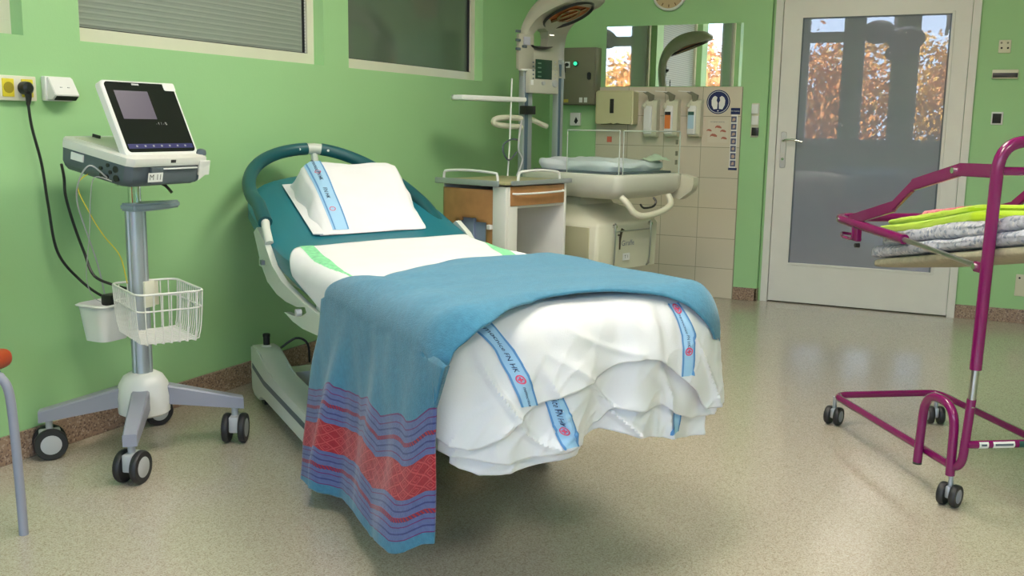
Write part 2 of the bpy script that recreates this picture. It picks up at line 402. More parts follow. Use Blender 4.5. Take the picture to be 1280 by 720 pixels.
# tiles
t = struct('trim_1', MB().bx((-2.52, YB-.016, 0), (-1.495, YB, 1.421), .002), M_tile, smooth=False)
# skirting
struct('baseboard_left', MB().bx((XL, YF, 0), (XL+.014, YB, .098), .003), M_base, smooth=False)
m = MB(); m.bx((XL, YB-.014, 0), (-2.52, YB, .085)); m.bx((-1.495, YB-.014, 0), (-1.333, YB, .085), .003); m.bx((-1.347, YB-.014, 0), (-1.333+.001, YD, .085)); struct('baseboard_back', m, M_base, smooth=False)
struct('baseboard_door_bay', MB().bx((DX1+.045, YD-.014, 0), (XR, YD, .085), .003), M_base, smooth=False)
struct('baseboard_right', MB().bx((XR-.014, YF, 0), (XR, YD, .085), .003), M_base, smooth=False)
# window wall behind the camera
WN = [(-2.74, -2.14, 1), (-1.91, -1.42, 0), (-1.12, -.61, 0), (-.36, .42, 1), (.72, 1.5, 1), (1.8, 2.7, 1)]; WZ0, WZ1 = .95, 2.92
m = MB(); m.bx((XL-.25, YF-.3, -.6), (XR+.2, YF, WZ0)); m.bx((XL-.25, YF-.3, WZ1), (XR+.2, YF, ZC))
xs = [XL-.25]+[v for o in WN for v in o[:2]]+[XR+.2]
for i in range(0, len(xs), 2): m.bx((xs[i], YF-.3, WZ0), (xs[i+1], YF, WZ1))
struct('wall_front', m, M_wall, smooth=False)
for i, (a, b, tr) in enumerate(WN):
    f = MB(); w_ = .045
    f.bx((a, YF-.12, WZ0), (a+w_, YF-.05, WZ1)); f.bx((b-w_, YF-.12, WZ0), (b, YF-.05, WZ1)); f.bx((a, YF-.12, WZ0), (b, YF-.05, WZ0+.06)); f.bx((a, YF-.12, WZ1-.05), (b, YF-.05, WZ1))
    if tr: f.bx((a, YF-.12, 2.50), (b, YF-.05, 2.66))
    wf = struct('window_%d' % (i+4), f, M_white, smooth=False)
    obj('pane', MB().bx((a+w_, YF-.09, WZ0+.06), (b-w_, YF-.086, WZ1-.05)), M_pane, wf, smooth=False)
    pd = bpy.data.lights.new('window_portal', 'AREA'); pd.shape = 'RECTANGLE'; pd.size = b-a; pd.size_y = WZ1-WZ0; pd.cycles.is_portal = True
    po = bpy.data.objects.new('window_portal', pd); C.objects.link(po); po.location = ((a+b)/2, YF-.13, (WZ0+WZ1)/2); po.rotation_euler = (radians(90), 0, 0)
# window sill board
struct('trim_2', MB().bx((XL, YF, WZ0-.03), (XR, YF+.12, WZ0), .004), M_white, smooth=False)

# door
DZ = 2.05
m = MB(); m.bx((DX0-.045, YD-.025, 0), (DX0, YD+.12, DZ-.0005)); m.bx((DX1, YD-.025, 0), (DX1+.045, YD+.12, DZ-.0005)); m.bx((DX0-.045, YD-.025, DZ), (DX1+.045, YD+.12, DZ+.05))
struct('trim_3', m, M_white, smooth=False)
GX0, GX1, GZ0, GZ1 = -1.146, -.262, .272, 1.856
m = MB(); y0, y1 = YD-.008, YD+.035
m.bx((DX0+.003, y0, .008), (GX0, y1, DZ-.004)); m.bx((GX1, y0, .008), (DX1-.003, y1, DZ-.004)); m.bx((GX0, y0, .008), (GX1, y1, GZ0)); m.bx((GX0, y0, GZ1), (GX1, y1, DZ-.004))
door = struct('door_1', m, M_white, smooth=False)
obj('door_glass', MB().bx((GX0, YD+.004, GZ0), (GX1, YD+.012, GZ1)), M_doorglass, door, smooth=False)
m = MB()
for a, b in (((GX0, GZ0), (GX0+.008, GZ1)), ((GX1-.016, GZ0), (GX1-.008, GZ1)), ((GX0, GZ1-.008), (GX1, GZ1))): m.bx((a[0], YD-.006, a[1]), (b[0], YD+.004, b[1]))
obj('glass_gasket', m, M_dgrey, door, smooth=False)
m = MB(); m.bx((GX0-.002, YD-.014, GZ0-.014), (GX1+.01, YD-.004, GZ0), .002); m.bx((GX1-.006, YD-.014, GZ0), (GX1+.012, YD-.004, GZ1+.012), .002)
obj('glass_bead', m, M_white, door, smooth=False)
hx, hz = -1.222, 1.075
m = MB(); m.rbox_outline((hx, YD-.008, hz-.06), (1, 0, 0), (0, 0, 1), (0, -1, 0), .037, .235, .009, .012, bev=.002)
hd = obj('handle_plate', m, M_steel, door)
m = MB(); m.tube(smoothpath([(hx, YD-.01, hz), (hx, YD-.045, hz), (hx+.02, YD-.06, hz+.004), (hx+.07, YD-.062, hz+.006), (hx+.128, YD-.058, hz-.006)], 5), .0085, 10)
obj('lever', m, M_chrome, hd)
m = MB(); m.cyl((hx, YD-.018, hz-.12), (hx, YD-.013, hz-.12), .009); obj('key_cylinder', m, M_chrome, hd)

# outdoor ground and trees
obj('outdoor_ground', MB().bx((-30, -60, -2.1), (30, YF-1, -2.0)), M_grass, smooth=False, kind='structure')
def tree(loc, h, r, leaf, lab, seed):
    rd = random.Random(seed); t = thing('autumn_tree', lab, 'tree', loc, group='autumn trees outside the windows')
    x, y, z = loc; m = MB(); m.tube(smoothpath([(x, y, z), (x+.1, y, z+h*.3), (x-.05, y+.1, z+h*.6), (x, y, z+h*.85)], 4), [.16*(1-i/14) for i in range(13)], 8)
    for k in range(9):
        a = rd.uniform(0, 6.28); zz = z+h*rd.uniform(.3, .75); m.tube([(x, y, zz), (x+cos(a)*r*.6, y+sin(a)*r*.6, zz+h*.15)], [.05, .015], 6)
    obj('trunk', m, M_bark, t)
    m = MB()
    cl = [(Vector((x+rd.gauss(0, r*.5), y+rd.gauss(0, r*.45), z+h*.58+rd.uniform(-.45, .42)*h*.85)), rd.uniform(.3, .65)*r) for _ in range(26)]
    for k in range(9500):
        c, cr = rd.choice(cl); d = Vector((rd.gauss(0, 1), rd.gauss(0, 1), rd.gauss(0, 1))).normalized()*cr*rd.uniform(.5, 1.05); p = c+d
        u = Vector((rd.gauss(0, 1), rd.gauss(0, 1), rd.gauss(0, 1))).normalized(); v = u.orthogonal().normalized(); s = rd.uniform(.055, .115)
        m.poly([p-u*s, p-v*s*.6, p+u*s, p+v*s*.6])
    obj('foliage', m, leaf, t, smooth=False)
tree((-4.1, -11.5, -2), 4.9, 2.1, M_leafA, 'orange autumn tree outside, reflected at the left in the door glass', 1)
tree((-1.5, -17.0, -2), 5.4, 2.3, M_leafB, 'yellow autumn tree outside, reflected in the middle of the door glass', 2)
tree((1.6, -11.8, -2), 4.9, 2.1, M_leafA, 'orange autumn tree outside, reflected in the wall mirror', 3)
tree((5.0, -17.0, -2), 4.9, 2.0, M_leafB, 'yellow autumn tree outside the far end of the windows', 4)
tree((-7.8, -17.0, -2), 5.2, 2.2, M_leafB, 'yellow autumn tree outside beyond the leftmost window', 5)

# ceiling lights
for i, (x, y, lb) in enumerate(((-1.0, 3.55, 'ceiling light panel above the foot of the bed'), (-.9, 1.6, 'ceiling light panel nearer the windows'), (1.5, .6, 'ceiling light panel over the right side of the room'))):
    t = thing('ceiling_light', lb, 'light', (x, y, ZC), group='ceiling light panels')
    m = MB(); m.bx((x-.32, y-.62, ZC-.06), (x-.30, y+.62, ZC)); m.bx((x+.30, y-.62, ZC-.06), (x+.32, y+.62, ZC)); m.bx((x-.32, y-.62, ZC-.06), (x+.32, y-.60, ZC)); m.bx((x-.32, y+.60, ZC-.06), (x+.32, y+.62, ZC))
    obj('housing', m, M_wplas, t, smooth=False); obj('diffuser', MB().bx((x-.30, y-.60, ZC-.05), (x+.30, y+.60, ZC-.03)), M_lamp, t, smooth=False)

# ================================================================== THE BED
BA = radians(-37.5); BO = Vector((-2.664, 3.098, 0)); BD = Vector((cos(BA), sin(BA), 0)); BN = Vector((-sin(BA), cos(BA), 0))
def B(t, n, z): return BO+BD*t+BN*n+Vector((0, 0, z))
def bside(x, y, n): return on(x, y, BO+BN*n, BN)
def bfoot(x, y, t): return on(x, y, BO+BD*t, BD)
PROF = [(-.5, .925), (-.42, .908), (.0, .812), (.40, .712), (.52, .697), (.8, .690), (1.3, .700), (1.8, .712), (2.1, .712)]
def ztop(t):
    return .25*interp(PROF, t-.06)+.5*interp(PROF, t)+.25*interp(PROF, t+.06)
def half(t):                                     # half width of the mattress outline at t
    if t < .08: return .40*max(0, 1-(abs(t-.08)/.52)**2.3)**.5
    return .40
NC = .40; HWD = .40
bed = thing('hospital_bed', 'white hospital bed with green padded hoop at its head, standing beside the left wall', 'bed', BO+BD*.9+BN*NC, BA)
# base: two long side rails, cross members, pads and castors
def rail(nm, n0, dn, lab=None):
    m = MB(); P = [(-.03, .085), (-.03, .235), (.06, .242), (.12, .232), (.22, .195), (.34, .180), (.7, .172), (1.16, .172), (1.22, .15), (1.22, .085), (1.14, .055), (.2, .062), (.13, .062), (.10, .03), (.02, .03), (-.02, .05)]
    m.prism([B(a, n0, z) for a, z in P], BN*dn); bmesh.ops.bevel(m.bm, geom=[e for e in m.bm.edges], offset=.006, segments=2, affect='EDGES')
    o = obj(nm, m, M_bframe, bed)
    s = MB(); sg = -1 if dn > 0 else 1
    nn = n0+sg*.0 - (0.0015 if dn > 0 else -.0015)
    s.prism([B(a, nn, z) for a, z in [(.0, .165), (.0, .145), (.2, .118), (1.16, .112), (1.16, .135), (.2, .140)]], BN*(.004 if dn > 0 else -.004)); L(obj('rail_stripe', s, M_dgrey, o, smooth=False), 'dark grey stripe')
    return o
rail('side_rail', .0, .10); rail('side_rail', .77, -.10)
m = MB()
for t_ in (.15, .65, 1.1): m.prism([B(t_-.05, .09, .10), B(t_+.05, .09, .10), B(t_+.05, .09, .16), B(t_-.05, .09, .16)], BN*.6)
obj('cross_member', m, M_bframe, bed, smooth=False)
m = MB(); m.prism([B(.35, .22, .16), B(1.2, .22, .16), B(1.15, .22, .30), B(.45, .22, .30)], BN*.34); obj('base_cover', m, M_grey, bed, smooth=False)
for t_ in (.50, 1.10):
    m = MB(); m.prism([B(t_-.08, .28, .30), B(t_+.08, .28, .30), B(t_+.08, .28, .56), B(t_-.08, .28, .56)], BN*.22); bmesh.ops.bevel(m.bm, geom=m.bm.edges[:], offset=.01, segments=2, affect='EDGES'); obj('lift_column', m, M_lgrey, bed)
m = MB(); m.prism([B(-.1, .06, .555), B(1.95, .06, .555), B(1.95, .06, .585), B(-.1, .06, .585)], BN*.65); obj('mattress_platform', m, M_bframe, bed, smooth=False)
m = MB(); c = B(.045, .05, .236); m.lathe([(.020, 0), (.020, .010), (.016, .012)], c, n=20); obj('pad', m, M_white, bed)
m = MB(); m.lathe([(.0135, .012), (.0135, .045), (.015, .046), (.015, .056), (.012, .058)], c, n=20); obj('brake_knob', m, M_dark, bed)
m = MB(); m.tube(smoothpath([c+Vector((.03, .05, -.01)), c+Vector((.08, .09, .03)), c+Vector((.13, .10, .01)), c+Vector((.10, .15, -.08))], 5), .005, 8); obj('power_cable', m, M_black, bed)
def wheel(m, c, ax, r, w):
    m.lathe([(r*.25, -w/2), (r*.9, -w/2), (r, -w*.3), (r, w*.3), (r*.9, w/2), (r*.25, w/2)], c, ax, 28)
for t_, n_ in ((.06, .045), (.06, .73), (1.14, .045), (1.14, .73)):
    m = MB(); wheel(m, B(t_, n_, .042), BN, .042, .04); obj('caster', m, M_black, bed)
# head hoop
def hoop(phi, k=1.): return B(.09-.46*k*cos(phi), .375+.375*k*sin(phi), .855-.075*max(0, sin(phi))**1.5+.384*.46*cos(phi)*k)
HP = [hoop(radians(a)) for a in range(-90, 91, 5)]
EX0 = [B(.30, .0, .775), B(.19, .0, .835)]; EX1 = [B(.19, .75, .735), B(.30, .75, .685)]
PTS = EX0+HP+EX1
mid = len(PTS)//2
m = MB(); m.tube(PTS[:mid], .027, 16); obj('hoop_padding', m, M_hoop, bed)
m = MB(); m.tube(PTS[mid+1:], .027, 16); obj('hoop_padding', m, M_hoop, bed)
m = MB(); m.tube([PTS[mid-1], PTS[mid], PTS[mid+1]], .024, 14); m.tube([PTS[mid], B(-.37, .385, .93), B(-.33, .385, .84)], [.016, .016, .02], 10)
obj('hoop_joint', m, M_bframe, bed)
for e, f in ((PTS[0], B(.335, -.006, .755)), (PTS[-1], B(.37, .75, .66))):
    m = MB(); m.tube([e, f, f+BD*.05-Vector((0, 0, .05))], .016, 12); obj('hoop_tube', m, M_bframe, bed)
for q in (PTS[1], PTS[mid-2], PTS[mid+2], PTS[-2]):
    d_ = (CAM-q).normalized(); m = MB(); m.cyl(q+Vector((0, 0, .0))+d_*.022, q+d_*.030, .0055, n=10); obj('bolt', m, M_wplas, bed)
# side frame of the backrest (near side traced, far side mirrored)
SP = [(317, 290), (321, 284), (329, 300), (340, 332), (352, 352), (378, 378), (407, 400), (420, 409), (420, 432), (400, 421), (378, 411), (366, 402), (355, 390), (364, 394), (376, 396), (383, 391), (381, 384), (371, 384), (357, 377), (346, 368), (334, 352), (326, 330), (322, 312)]
pts = [bside(x, y, -.022) for x, y in SP]
m = MB(); m.prism(pts, BN*.022); obj('backrest_side', m, M_bframe, bed, ang=20)
def mir(p):
    q = p-BO; n_ = q.dot(BN); return p+BN*(2*(NC)-2*n_)
m = MB(); m.prism([mir(p) for p in pts], -BN*.022); obj('backrest_side', m, M_bframe, bed, ang=20)
m = MB(); c = bside(371, 391, -.045); m.cyl(c-BN*.004, c+BN*.014, .012, n=18); obj('pivot_pin', m, M_lgrey, bed)
m = MB(); c = bside(328, 328, -.040); m.box(c, (.03, .012, .016), Matrix.Rotation(BA, 3, 'Z')); obj('latch', m, M_dgrey, bed)
m = MB(); m.prism([B(1.0, -.005, .60), B(1.95, -.005, .60), B(1.95, -.005, .555), B(1.0, -.005, .555)], BN*.025); obj('platform_edge', m, M_bframe, bed, smooth=False)

# mattress (one body with a rounded head)
def mloop(t, k, n=36):
    h = half(t); th = interp([(.35, .075), (.8, .12)], t); zt = ztop(t); r = min(.055, h*.5)
    pts = []
    W = h; H2 = th/2
    for i in range(n):
        a = 2*pi*i/n; ca, sa = cos(a), sin(a); e = 7
        rr = (abs(ca)**e+abs(sa)**e)**(-1/e)
        pts.append((W*k*ca*rr, zt-H2+H2*sa*rr*(k if k < 1 else 1)))
    return pts
ts = [.08-.52*cos(radians(a)) for a in (4, 8, 12, 17, 23, 30, 40, 52, 65, 78, 90)]+[.14+.06*i for i in range(32)]
ts = [t for t in ts if t < 1.96]+[1.965, 1.98]
m = MB(); rings = []
for i, t in enumerate(ts):
    k = 1 if t < 1.96 else (.99 if t < 1.97 else .95)
    rings.append([m.V(B(t, NC+a, z)) for a, z in mloop(t, k)])
for A, Bq in zip(rings, rings[1:]):
    for i in range(len(A)): m.bm.faces.new((A[i], A[(i+1) % len(A)], Bq[(i+1) % len(A)], Bq[i]))
m.bm.faces.new(rings[0]); m.bm.faces.new(rings[-1][::-1])
obj('mattress', m, M_teal, label='teal vinyl mattress with rounded head end, lying on the hospital bed under the sheets', cat='mattress', origin=B(.9, NC, .56))

# cross-section of the dressed mattress: s along the section starting at near bottom
RC = .05
def section(t, u, off, zlo_near, zlo_far, wn=.40, wf=.40, flare=0.):
    """u 0..1 : near hem -> up -> across the top -> far hem ; returns n, z, top flag"""
    zt = ztop(t)+off; R_ = RC+off; nl = NC-min(half(t), wn)-off; nr = NC+min(half(t), wf)+off
    ln = max(zt-R_-zlo_near, .001); arc = pi*R_/2; lt = nr-nl-2*R_; lf = max(zt-R_-zlo_far, .001)
    S = [ln, arc, lt, arc, lf]; d = u*sum(S)
    if d < S[0]: return nl-flare*(1-d/ln), zlo_near+d
    d -= S[0]
    if d < S[1]: a = d/R_; return nl+R_-R_*cos(a), zt-R_+R_*sin(a)
    d -= S[1]
    if d < S[2]: return nl+R_+d, zt
    d -= S[2]
    if d < S[3]: a = d/R_; return nr-R_+R_*sin(a), zt-R_+R_*cos(a)
    d -= S[3]
    return nr, zt-R_-d
def bsurf(x, y, off=0.):
    r = ray(x, y); z = .72
    for _ in range(60):
        P = CAM+r*((z-CAMH)/r.z); t = (P-BO).dot(BD); z += .4*(ztop(min(max(t, -.4), 2.0))+off-z)
    return (P-BO).dot(BN), t
T0S = sorted(bsurf(x, y, .008) for x, y in ((378, 309), (420, 305), (480, 300), (540, 296), (605, 291)))
# white draw sheet with green bands
def sheet_pt(u, v):
    na, za = section(.5, u, .007, .60, .60); dr_ = max(0, ztop(.5)-za)
    t0 = interp(T0S, na)+min(dr_, .12)*(2.0 if na < NC else .3)
    t = t0+(1.30-t0)*v
    zn = interp([(.5, .67), (.7, .64), (.9, .605), (1.1, .575), (1.6, .56)], t); n_, z = section(t, u, .007, zn, .60)
    dn = noise.noise(Vector((t*5, n_*5, z*3)))*.004+.002*sin(t*22+n_*9)
    return B(t, n_, z+dn*.6)-BN*(.003 if u < .2 else 0)
m = MB(); m.grid(sheet_pt, 110, 44)
sheet = obj('draw_sheet', m, M_sheet, solid=.003, solid_off=1, label='white cotton draw sheet with two green printed bands laid across the middle of the mattress', cat='sheet', origin=B(.9, NC, .69))
def find_u(n_, t, off=.007, zn=.63, zf=.60):
    best = (9, 0)
    for i in range(401):
        a, z = section(t, i/400, off, zn, zf)
        if abs(a-n_) < best[0] and z > ztop(t)-.02: best = (abs(a-n_), i/400)
    return best[1]
def on_sheet(t, n_, e=.0035):
    zz = ztop(t)+.007
    edge = min(n_-(NC-.40-.007), (NC+.40+.007)-n_)
    if edge < RC+.007:
        q = (RC+.007)-max(edge, .0); zz -= (RC+.007)-sqrt(max((RC+.007)**2-q*q, 0))
    dn = noise.noise(Vector((t*5, n_*5, zz*3)))*.004+.002*sin(t*22+n_*9)
    return B(t, n_, zz+dn*.6+e)
for path, wd in (([(lambda q: (q[1], q[0]))(bsurf(x, y, .008)) for x, y in ((383, 308.5), (402, 326), (420, 341), (440, 350), (462, 360))], .050), ([(lambda q: (q[1], q[0]))(bsurf(x, y, .008)) for x, y in ((596, 292.5), (612, 303), (628, 314), (640, 323))], .050)):
    L(obj('green_band', MB().grid(lambda u, v, path=path, wd=wd: on_sheet(lerp(path[0][0], path[-1][0], u), interp(path, lerp(path[0][0], path[-1][0], u))+(v-.5)*wd, .0045), 60, 6), M_green, sheet), 'green printed band')

# foot end sheets: S(n, w) with w measured along the cloth over the foot edge
TE = 2.02; RF = .06
def te(n_): return TE-.13*abs((n_-NC)/.43)**6
def fold(n_, d, seed, amp):
    g = min(1, max(0, (d+.02)/.30)); q = 9.7
    f = sin(n_*19+q+1.3*sin(n_*7+q))*.65+sin(n_*38+q*2+d*5)*.30+noise.noise(Vector((n_*6+q, d*5, q)))*.9
    c1 = 1-abs(noise.noise(Vector((n_*8-d*6+q, d*4, q+4))))*4.5; c2 = 1-abs(noise.noise(Vector((n_*15+d*9+seed, d*8+q, q+9))))*4.5
    f += .45*max(c1, 0)**2+.16*max(c2, 0)**2*min(1, d*6+.3)
    g2 = min(1, max(0, (d+.06)/.12))
    return amp*(g*(f+.3)+.10*g2*sin(n_*80+q+3*sin(n_*11))*exp(-((d-.05)/.09)**2))
def foot_raw(n_, w_, off, seed, amp):
    R_ = RF+off; zt = ztop(1.9)+off-.015*abs((n_-NC)/.42)**4; T = te(n_)+off
    ed = abs(n_-NC)-.34
    if ed > 0: zt -= .28*ed*ed/.09*.35
    if w_ < pi*R_/2 and n_ < .12: zt -= .035*min(1, (.12-n_)/.1)*min(1, (pi*R_/2-w_)/.1)
    if w_ < 0: t, z = T-R_+w_, zt-.10*min(0, w_+.08)**2
    elif w_ < pi*R_/2: a = w_/R_; t, z = T-R_+R_*sin(a), zt-R_+R_*cos(a)
    else: t, z = T, zt-R_-(w_-pi*R_/2)
    d = max(0, zt-z)
    t += fold(n_, d, seed, .033)+(off-.003)*1.1*min(1, d/.15)+.005*noise.noise(Vector((n_*9, w_*8, seed)))*min(1, d/.1)
    z += noise.noise(Vector((n_*7, w_*4, seed)))*.003
    return B(t, n_, z)
def foot_pt(n_, w_, off, seed, amp, e=0.):
    p = foot_raw(n_, w_, off, seed, amp)
    if not e: return p
    a = foot_raw(n_+.004, w_, off, seed, amp)-foot_raw(n_-.004, w_, off, seed, amp); b = foot_raw(n_, w_+.004, off, seed, amp)-foot_raw(n_, w_-.004, off, seed, amp)
    nn = a.cross(b).normalized()
    if nn.dot(CAM-p) < 0: nn = -nn
    return p+nn*e
def w_of_z(n_, z, off):
    R_ = RF+off; zt = ztop(1.9)+off-.015*abs((n_-NC)/.42)**4; ed = abs(n_-NC)-.34
    if ed > 0: zt -= .28*ed*ed/.09*.35
    if z > zt-R_: return R_*math.acos(max(-1, min(1, (z-(zt-R_))/R_)))
    return pi*R_/2+(zt-R_-z)
def hem_nz(pix, t=2.06):
    out = []
    for x, y in pix:
        p = bfoot(x, y, t)-BO; out.append((p.dot(BN), p.z))
    return sorted(out)
hemA = hem_nz([(532, 528), (545, 548), (570, 565), (590, 566), (603, 563), (631, 544), (655, 516), (669, 505), (707, 488), (744, 471), (773, 455), (800, 447), (818, 448), (840, 462), (872, 488), (893, 516)])
hemB = hem_nz([(532, 535), (556, 572), (574, 580), (610, 582), (636, 582), (680, 570), (707, 560), (735, 548), (760, 530), (772, 512), (800, 513), (834, 507), (850, 520), (880, 530)])
hemC = hem_nz([(545, 560), (560, 580), (588, 597), (610, 602), (640, 596), (669, 587), (700, 576), (725, 566), (745, 556), (763, 542), (785, 543), (810, 547), (845, 552), (881, 558)])
foots = []
for nm, hem, off, seed, amp, n0, n1, lab in (
        ('duvet_cover', hemC, .003, 3.1, .022, .03, .775, 'lowest white sheet layer hanging over the foot of the bed, pink-white with a rounded hem'),
        ('folded_sheet', hemB, .012, 5.7, .026, .0, .79, 'middle white sheet layer with blue printed bands hanging over the foot of the bed'),
        ('top_sheet', hemA, .022, 9.3, .034, -.02, .82, 'uppermost white sheet with blue printed bands over the foot of the bed')):
    def f(u, v, hem=hem, off=off, seed=seed, amp=amp, n0=n0, n1=n1):
        n_ = lerp(n0, n1, u); wb = w_of_z(n_, interp(hem, n_), off); w_ = lerp(-.16, wb, v)
        return foot_pt(n_, w_, off, seed, amp)
    m = MB(); m.grid(f, 170, 100)
    o = obj(nm, m, M_sheet, solid=.004, solid_off=1, label=lab, cat='sheet', origin=B(1.95, NC, .6)); foots.append((o, off, seed, amp, hem))
def ribbon(ft, path, wd, texts=(), crosses=()):
    o, off, seed, amp, hem = ft
    P = []
    for x, y in path:
        p = bfoot(x, y, 2.05+off)-BO; P.append((p.z, p.dot(BN)))
    P.sort(reverse=True); z0, z1 = P[0][0], P[-1][0]; Pz = sorted(P)
    def S(sx, sy, e):      # sx across, sy down from the top, metres
        z = z0-sy; n_ = interp(Pz, z)+sx
        return foot_pt(n_, w_of_z(n_, z, off), off, seed, amp, e)
    ln = z0-z1
    b = L(obj('printed_band', MB().grid(lambda u, v: S((v-.5)*wd, u*ln, .0055), 60, 10), M_blueband, o), 'light blue printed band')
    for s in (-1, 1): obj('band_edge', MB().grid(lambda u, v: S(s*wd*.43+(v-.5)*.005, u*ln, .0068), 60, 2), M_blueline, b)
    for tx, yy, sz in texts: obj('print', text_on(tx, lambda x, y: S(y, yy+x, .0075), sz), M_navy, b, smooth=False)
    for yy in crosses:
        m = MB(); m.grid(lambda u, v: S((.0105-.003*v)*cos(2*pi*u), yy+(.0105-.003*v)*sin(2*pi*u), .0078), 24, 1)
        for k in range(2): m.grid(lambda u, v: S(((u-.5)*.012 if k else (v-.5)*.004), yy+((v-.5)*.004 if k else (u-.5)*.012), .0078), 4, 2)
        obj('cross_emblem', m, M_redp, b, smooth=False)
ribbon(foots[2], [(612, 405), (637, 440), (650, 470), (662, 508)], .045, (('nemocnice FN HK', .062, .0155), ('nemocnice', .178, .011)), (.137,))
ribbon(foots[2], [(857, 385), (864, 420), (862, 445), (861, 470)], .036, (('nemocnice FN HK', .062, .0105),), (.012, .112))
ribbon(foots[1], [(687, 480), (696, 510), (707, 556)], .042, (('nemocnice FN HK', .045, .015),), (.112,))
ribbon(foots[0], [(857, 480), (855, 510), (850, 545)], .034, (('FN HK', .062, .014),), (.03,))

# blanket: u from far hem over the top and down the near side ; v across from its left edge to its right edge
BOFF = [(0, .030), (.5, .032), (.8, .040), (1, .044)]
def boff(v): return interp(BOFF, v)
TLp = sorted(bsurf(x, y, .026) for x, y in ((436, 376), (458, 362), (480, 350.5), (520, 339), (560, 331), (600, 326), (670, 320.5)))
YRE = [(600, 412), (612, 404), (640, 386), (680, 372.5), (710, 368), (740, 365.5), (780, 364), (820, 367), (848, 374), (870, 388), (884, 404), (891, 425)]
def btop(n_, t, off):
    zt = min(ztop(t), ztop(1.9))+off; R2 = RF+off; T = te(n_)+off+.004+.6*max(0, .22-n_); R_ = .06+off
    q = R_-min(n_-(NLB-(off-.024)*.7), NC+.40+off*.5-n_)
    if q > 0: zt -= R_-sqrt(max(R_*R_-q*q, 0))
    if t > T-R2:
        w_ = t-(T-R2); a = min(w_/R2, pi/2); t = T-R2+R2*sin(a); zt -= R2-R2*cos(a)+max(0, w_-pi*R2/2)
    return B(t, n_, zt)
XLE = [(405, 402), (440, 397), (500, 390), (560, 384), (608, 382)]; XRE = [(396, 624), (404, 612), (412, 600), (440, 568), (470, 547), (500, 535), (540, 530), (600, 527), (650, 523), (690, 519)]
YBO = [(375, 603), (383, 606), (400, 614), (430, 621), (445, 640), (465, 668), (490, 691), (505, 690), (525, 678)]
NLB = NC-.40-.028
def edge_t(E, d, lo, hi, off, nn):
    best = (1e9, lo)
    for k in range(161):
        t = lerp(lo, hi, k/160); x, y = proj(B(t, nn, min(ztop(t), ztop(1.9))+off-.06-off-d))
        if abs(x-interp(E, y)) < best[0]: best = (abs(x-interp(E, y)), t)
    return best[1]
DS = [0, .06, .12, .2, .3, .4, .5, .62, .75]
TLS = [(d, edge_t(XLE, d, .8, 1.8, .024, NLB-.01)) for d in DS]; TRS = [(d, edge_t(XRE, d, 1.7, 2.3, .064, NLB-.03)) for d in DS]
TL = [(NLB-.01, TLS[0][1])]+[q for q in TLp if q[0] > .03]
TRr = [(NLB-.02, TRS[0][1])]
for k in range(6):
    nn = lerp(NLB, .075, k/5); t = 1.8
    while t < 2.3:
        x, y = proj(btop(nn, t, .044))
        if x > interp(XRE, y): break
        t += .004
    if k == 0: TRr = []
    TRr.append((nn, t))
TRS[0] = (0, lerp(TRr[0][1], TRS[0][1], .5)); TRr[0] = (NLB, TRS[0][1])
for k in range(14):
    nn = .14+.66*k/13; t = 1.6
    while t < 2.2:
        x, y = proj(btop(nn, t, .044))
        if y > interp(YRE, x): break
        t += .004
    TRr.append((nn, t))
TRr.append((NC+.46, TRr[-1][1]+.02))
def blanket_pt(q, v):
    """q = metres along the cloth from the near top edge: negative = down the near side, positive = over the top to the far side"""
    off = boff(v); R_ = .06+off
    nl = NLB-(off-.024)*.7; nr = NC+.40+off*.5
    lt = nr-nl-2*R_; arc = pi*R_/2
    if q < 0:
        drop = -q; t = lerp(interp(TLS, drop), interp(TRS, drop), v); zt = min(ztop(t), ztop(1.9))+off
        g = min(1, drop/.5)
        fl = .014*g*sin(v*9.5+.6)+.010*g*sin(v*21+1.2+drop*3)+.012*noise.noise(Vector((t*5, drop*3, 2)))*g+.004*noise.noise(Vector((t*14, drop*5, 7)))
        n_ = nl-fl+.014*g*exp(-((v-.33)/.045)**2)-.034*g*exp(-((v-.24)/.06)**2)-.012*g
        c_ = max(0, (v-.90)/.10); n_ += .030*c_*c_*g
        return B(t, n_, zt-R_-drop)
    if q < arc: a = q/R_; n_ = nl+R_-R_*cos(a); dz = -R_+R_*sin(a)
    elif q < arc+lt: n_ = nl+R_+q-arc; dz = 0
    elif q < 2*arc+lt: a = (q-arc-lt)/R_; n_ = nr-R_+R_*sin(a); dz = -R_+R_*cos(a)
    else: n_ = nr+.004*sin(v*30); dz = -R_-(q-2*arc-lt)
    t = lerp(interp(TL, n_), interp(TRr, n_), v); zt = min(ztop(t), ztop(1.9))+off
    R2 = RF+off; T = te(n_)+off+.004+.6*max(0, .22-n_)
    z = zt+dz
    if t > T-R2:
        w_ = t-(T-R2); a = min(w_/R2, pi/2); t = T-R2+R2*sin(a); z -= R2-R2*cos(a)+max(0, w_-pi*R2/2)
    z += .004*noise.noise(Vector((t*4, n_*4, 1)))+.0025*noise.noise(Vector((t*11, n_*9, 5)))+.006*max(0, 1-abs(v-.15)/.25)
    return B(t, n_, z)
BOT = []
for k in range(41):
    v = k/40; d_ = .3
    while d_ < .78:
        x, y = proj(blanket_pt(-d_, v))
        if y > interp(YBO, x): break
        d_ += .004
    BOT.append((v, min(d_, .655)))
def blk(u, v):
    if u < .45: return blanket_pt(-interp(BOT, v)*(1-u/.45), v)
    return blanket_pt(1.06*(u-.45)/.55, v)
def blk_uv(u, v):
    H = interp(BOT, v)
    return (v*.82, H*u/.45 if u < .45 else H+(u-.45)/.55*1.06)
m = MB(); m.grid(blk, 200, 110, blk_uv)
obj('woven_blanket', m, M_blanket, solid=.006, solid_off=1, label='blue woven blanket with red patterned border draped over the side of the bed', cat='blanket', origin=B(1.6, NC, .7))

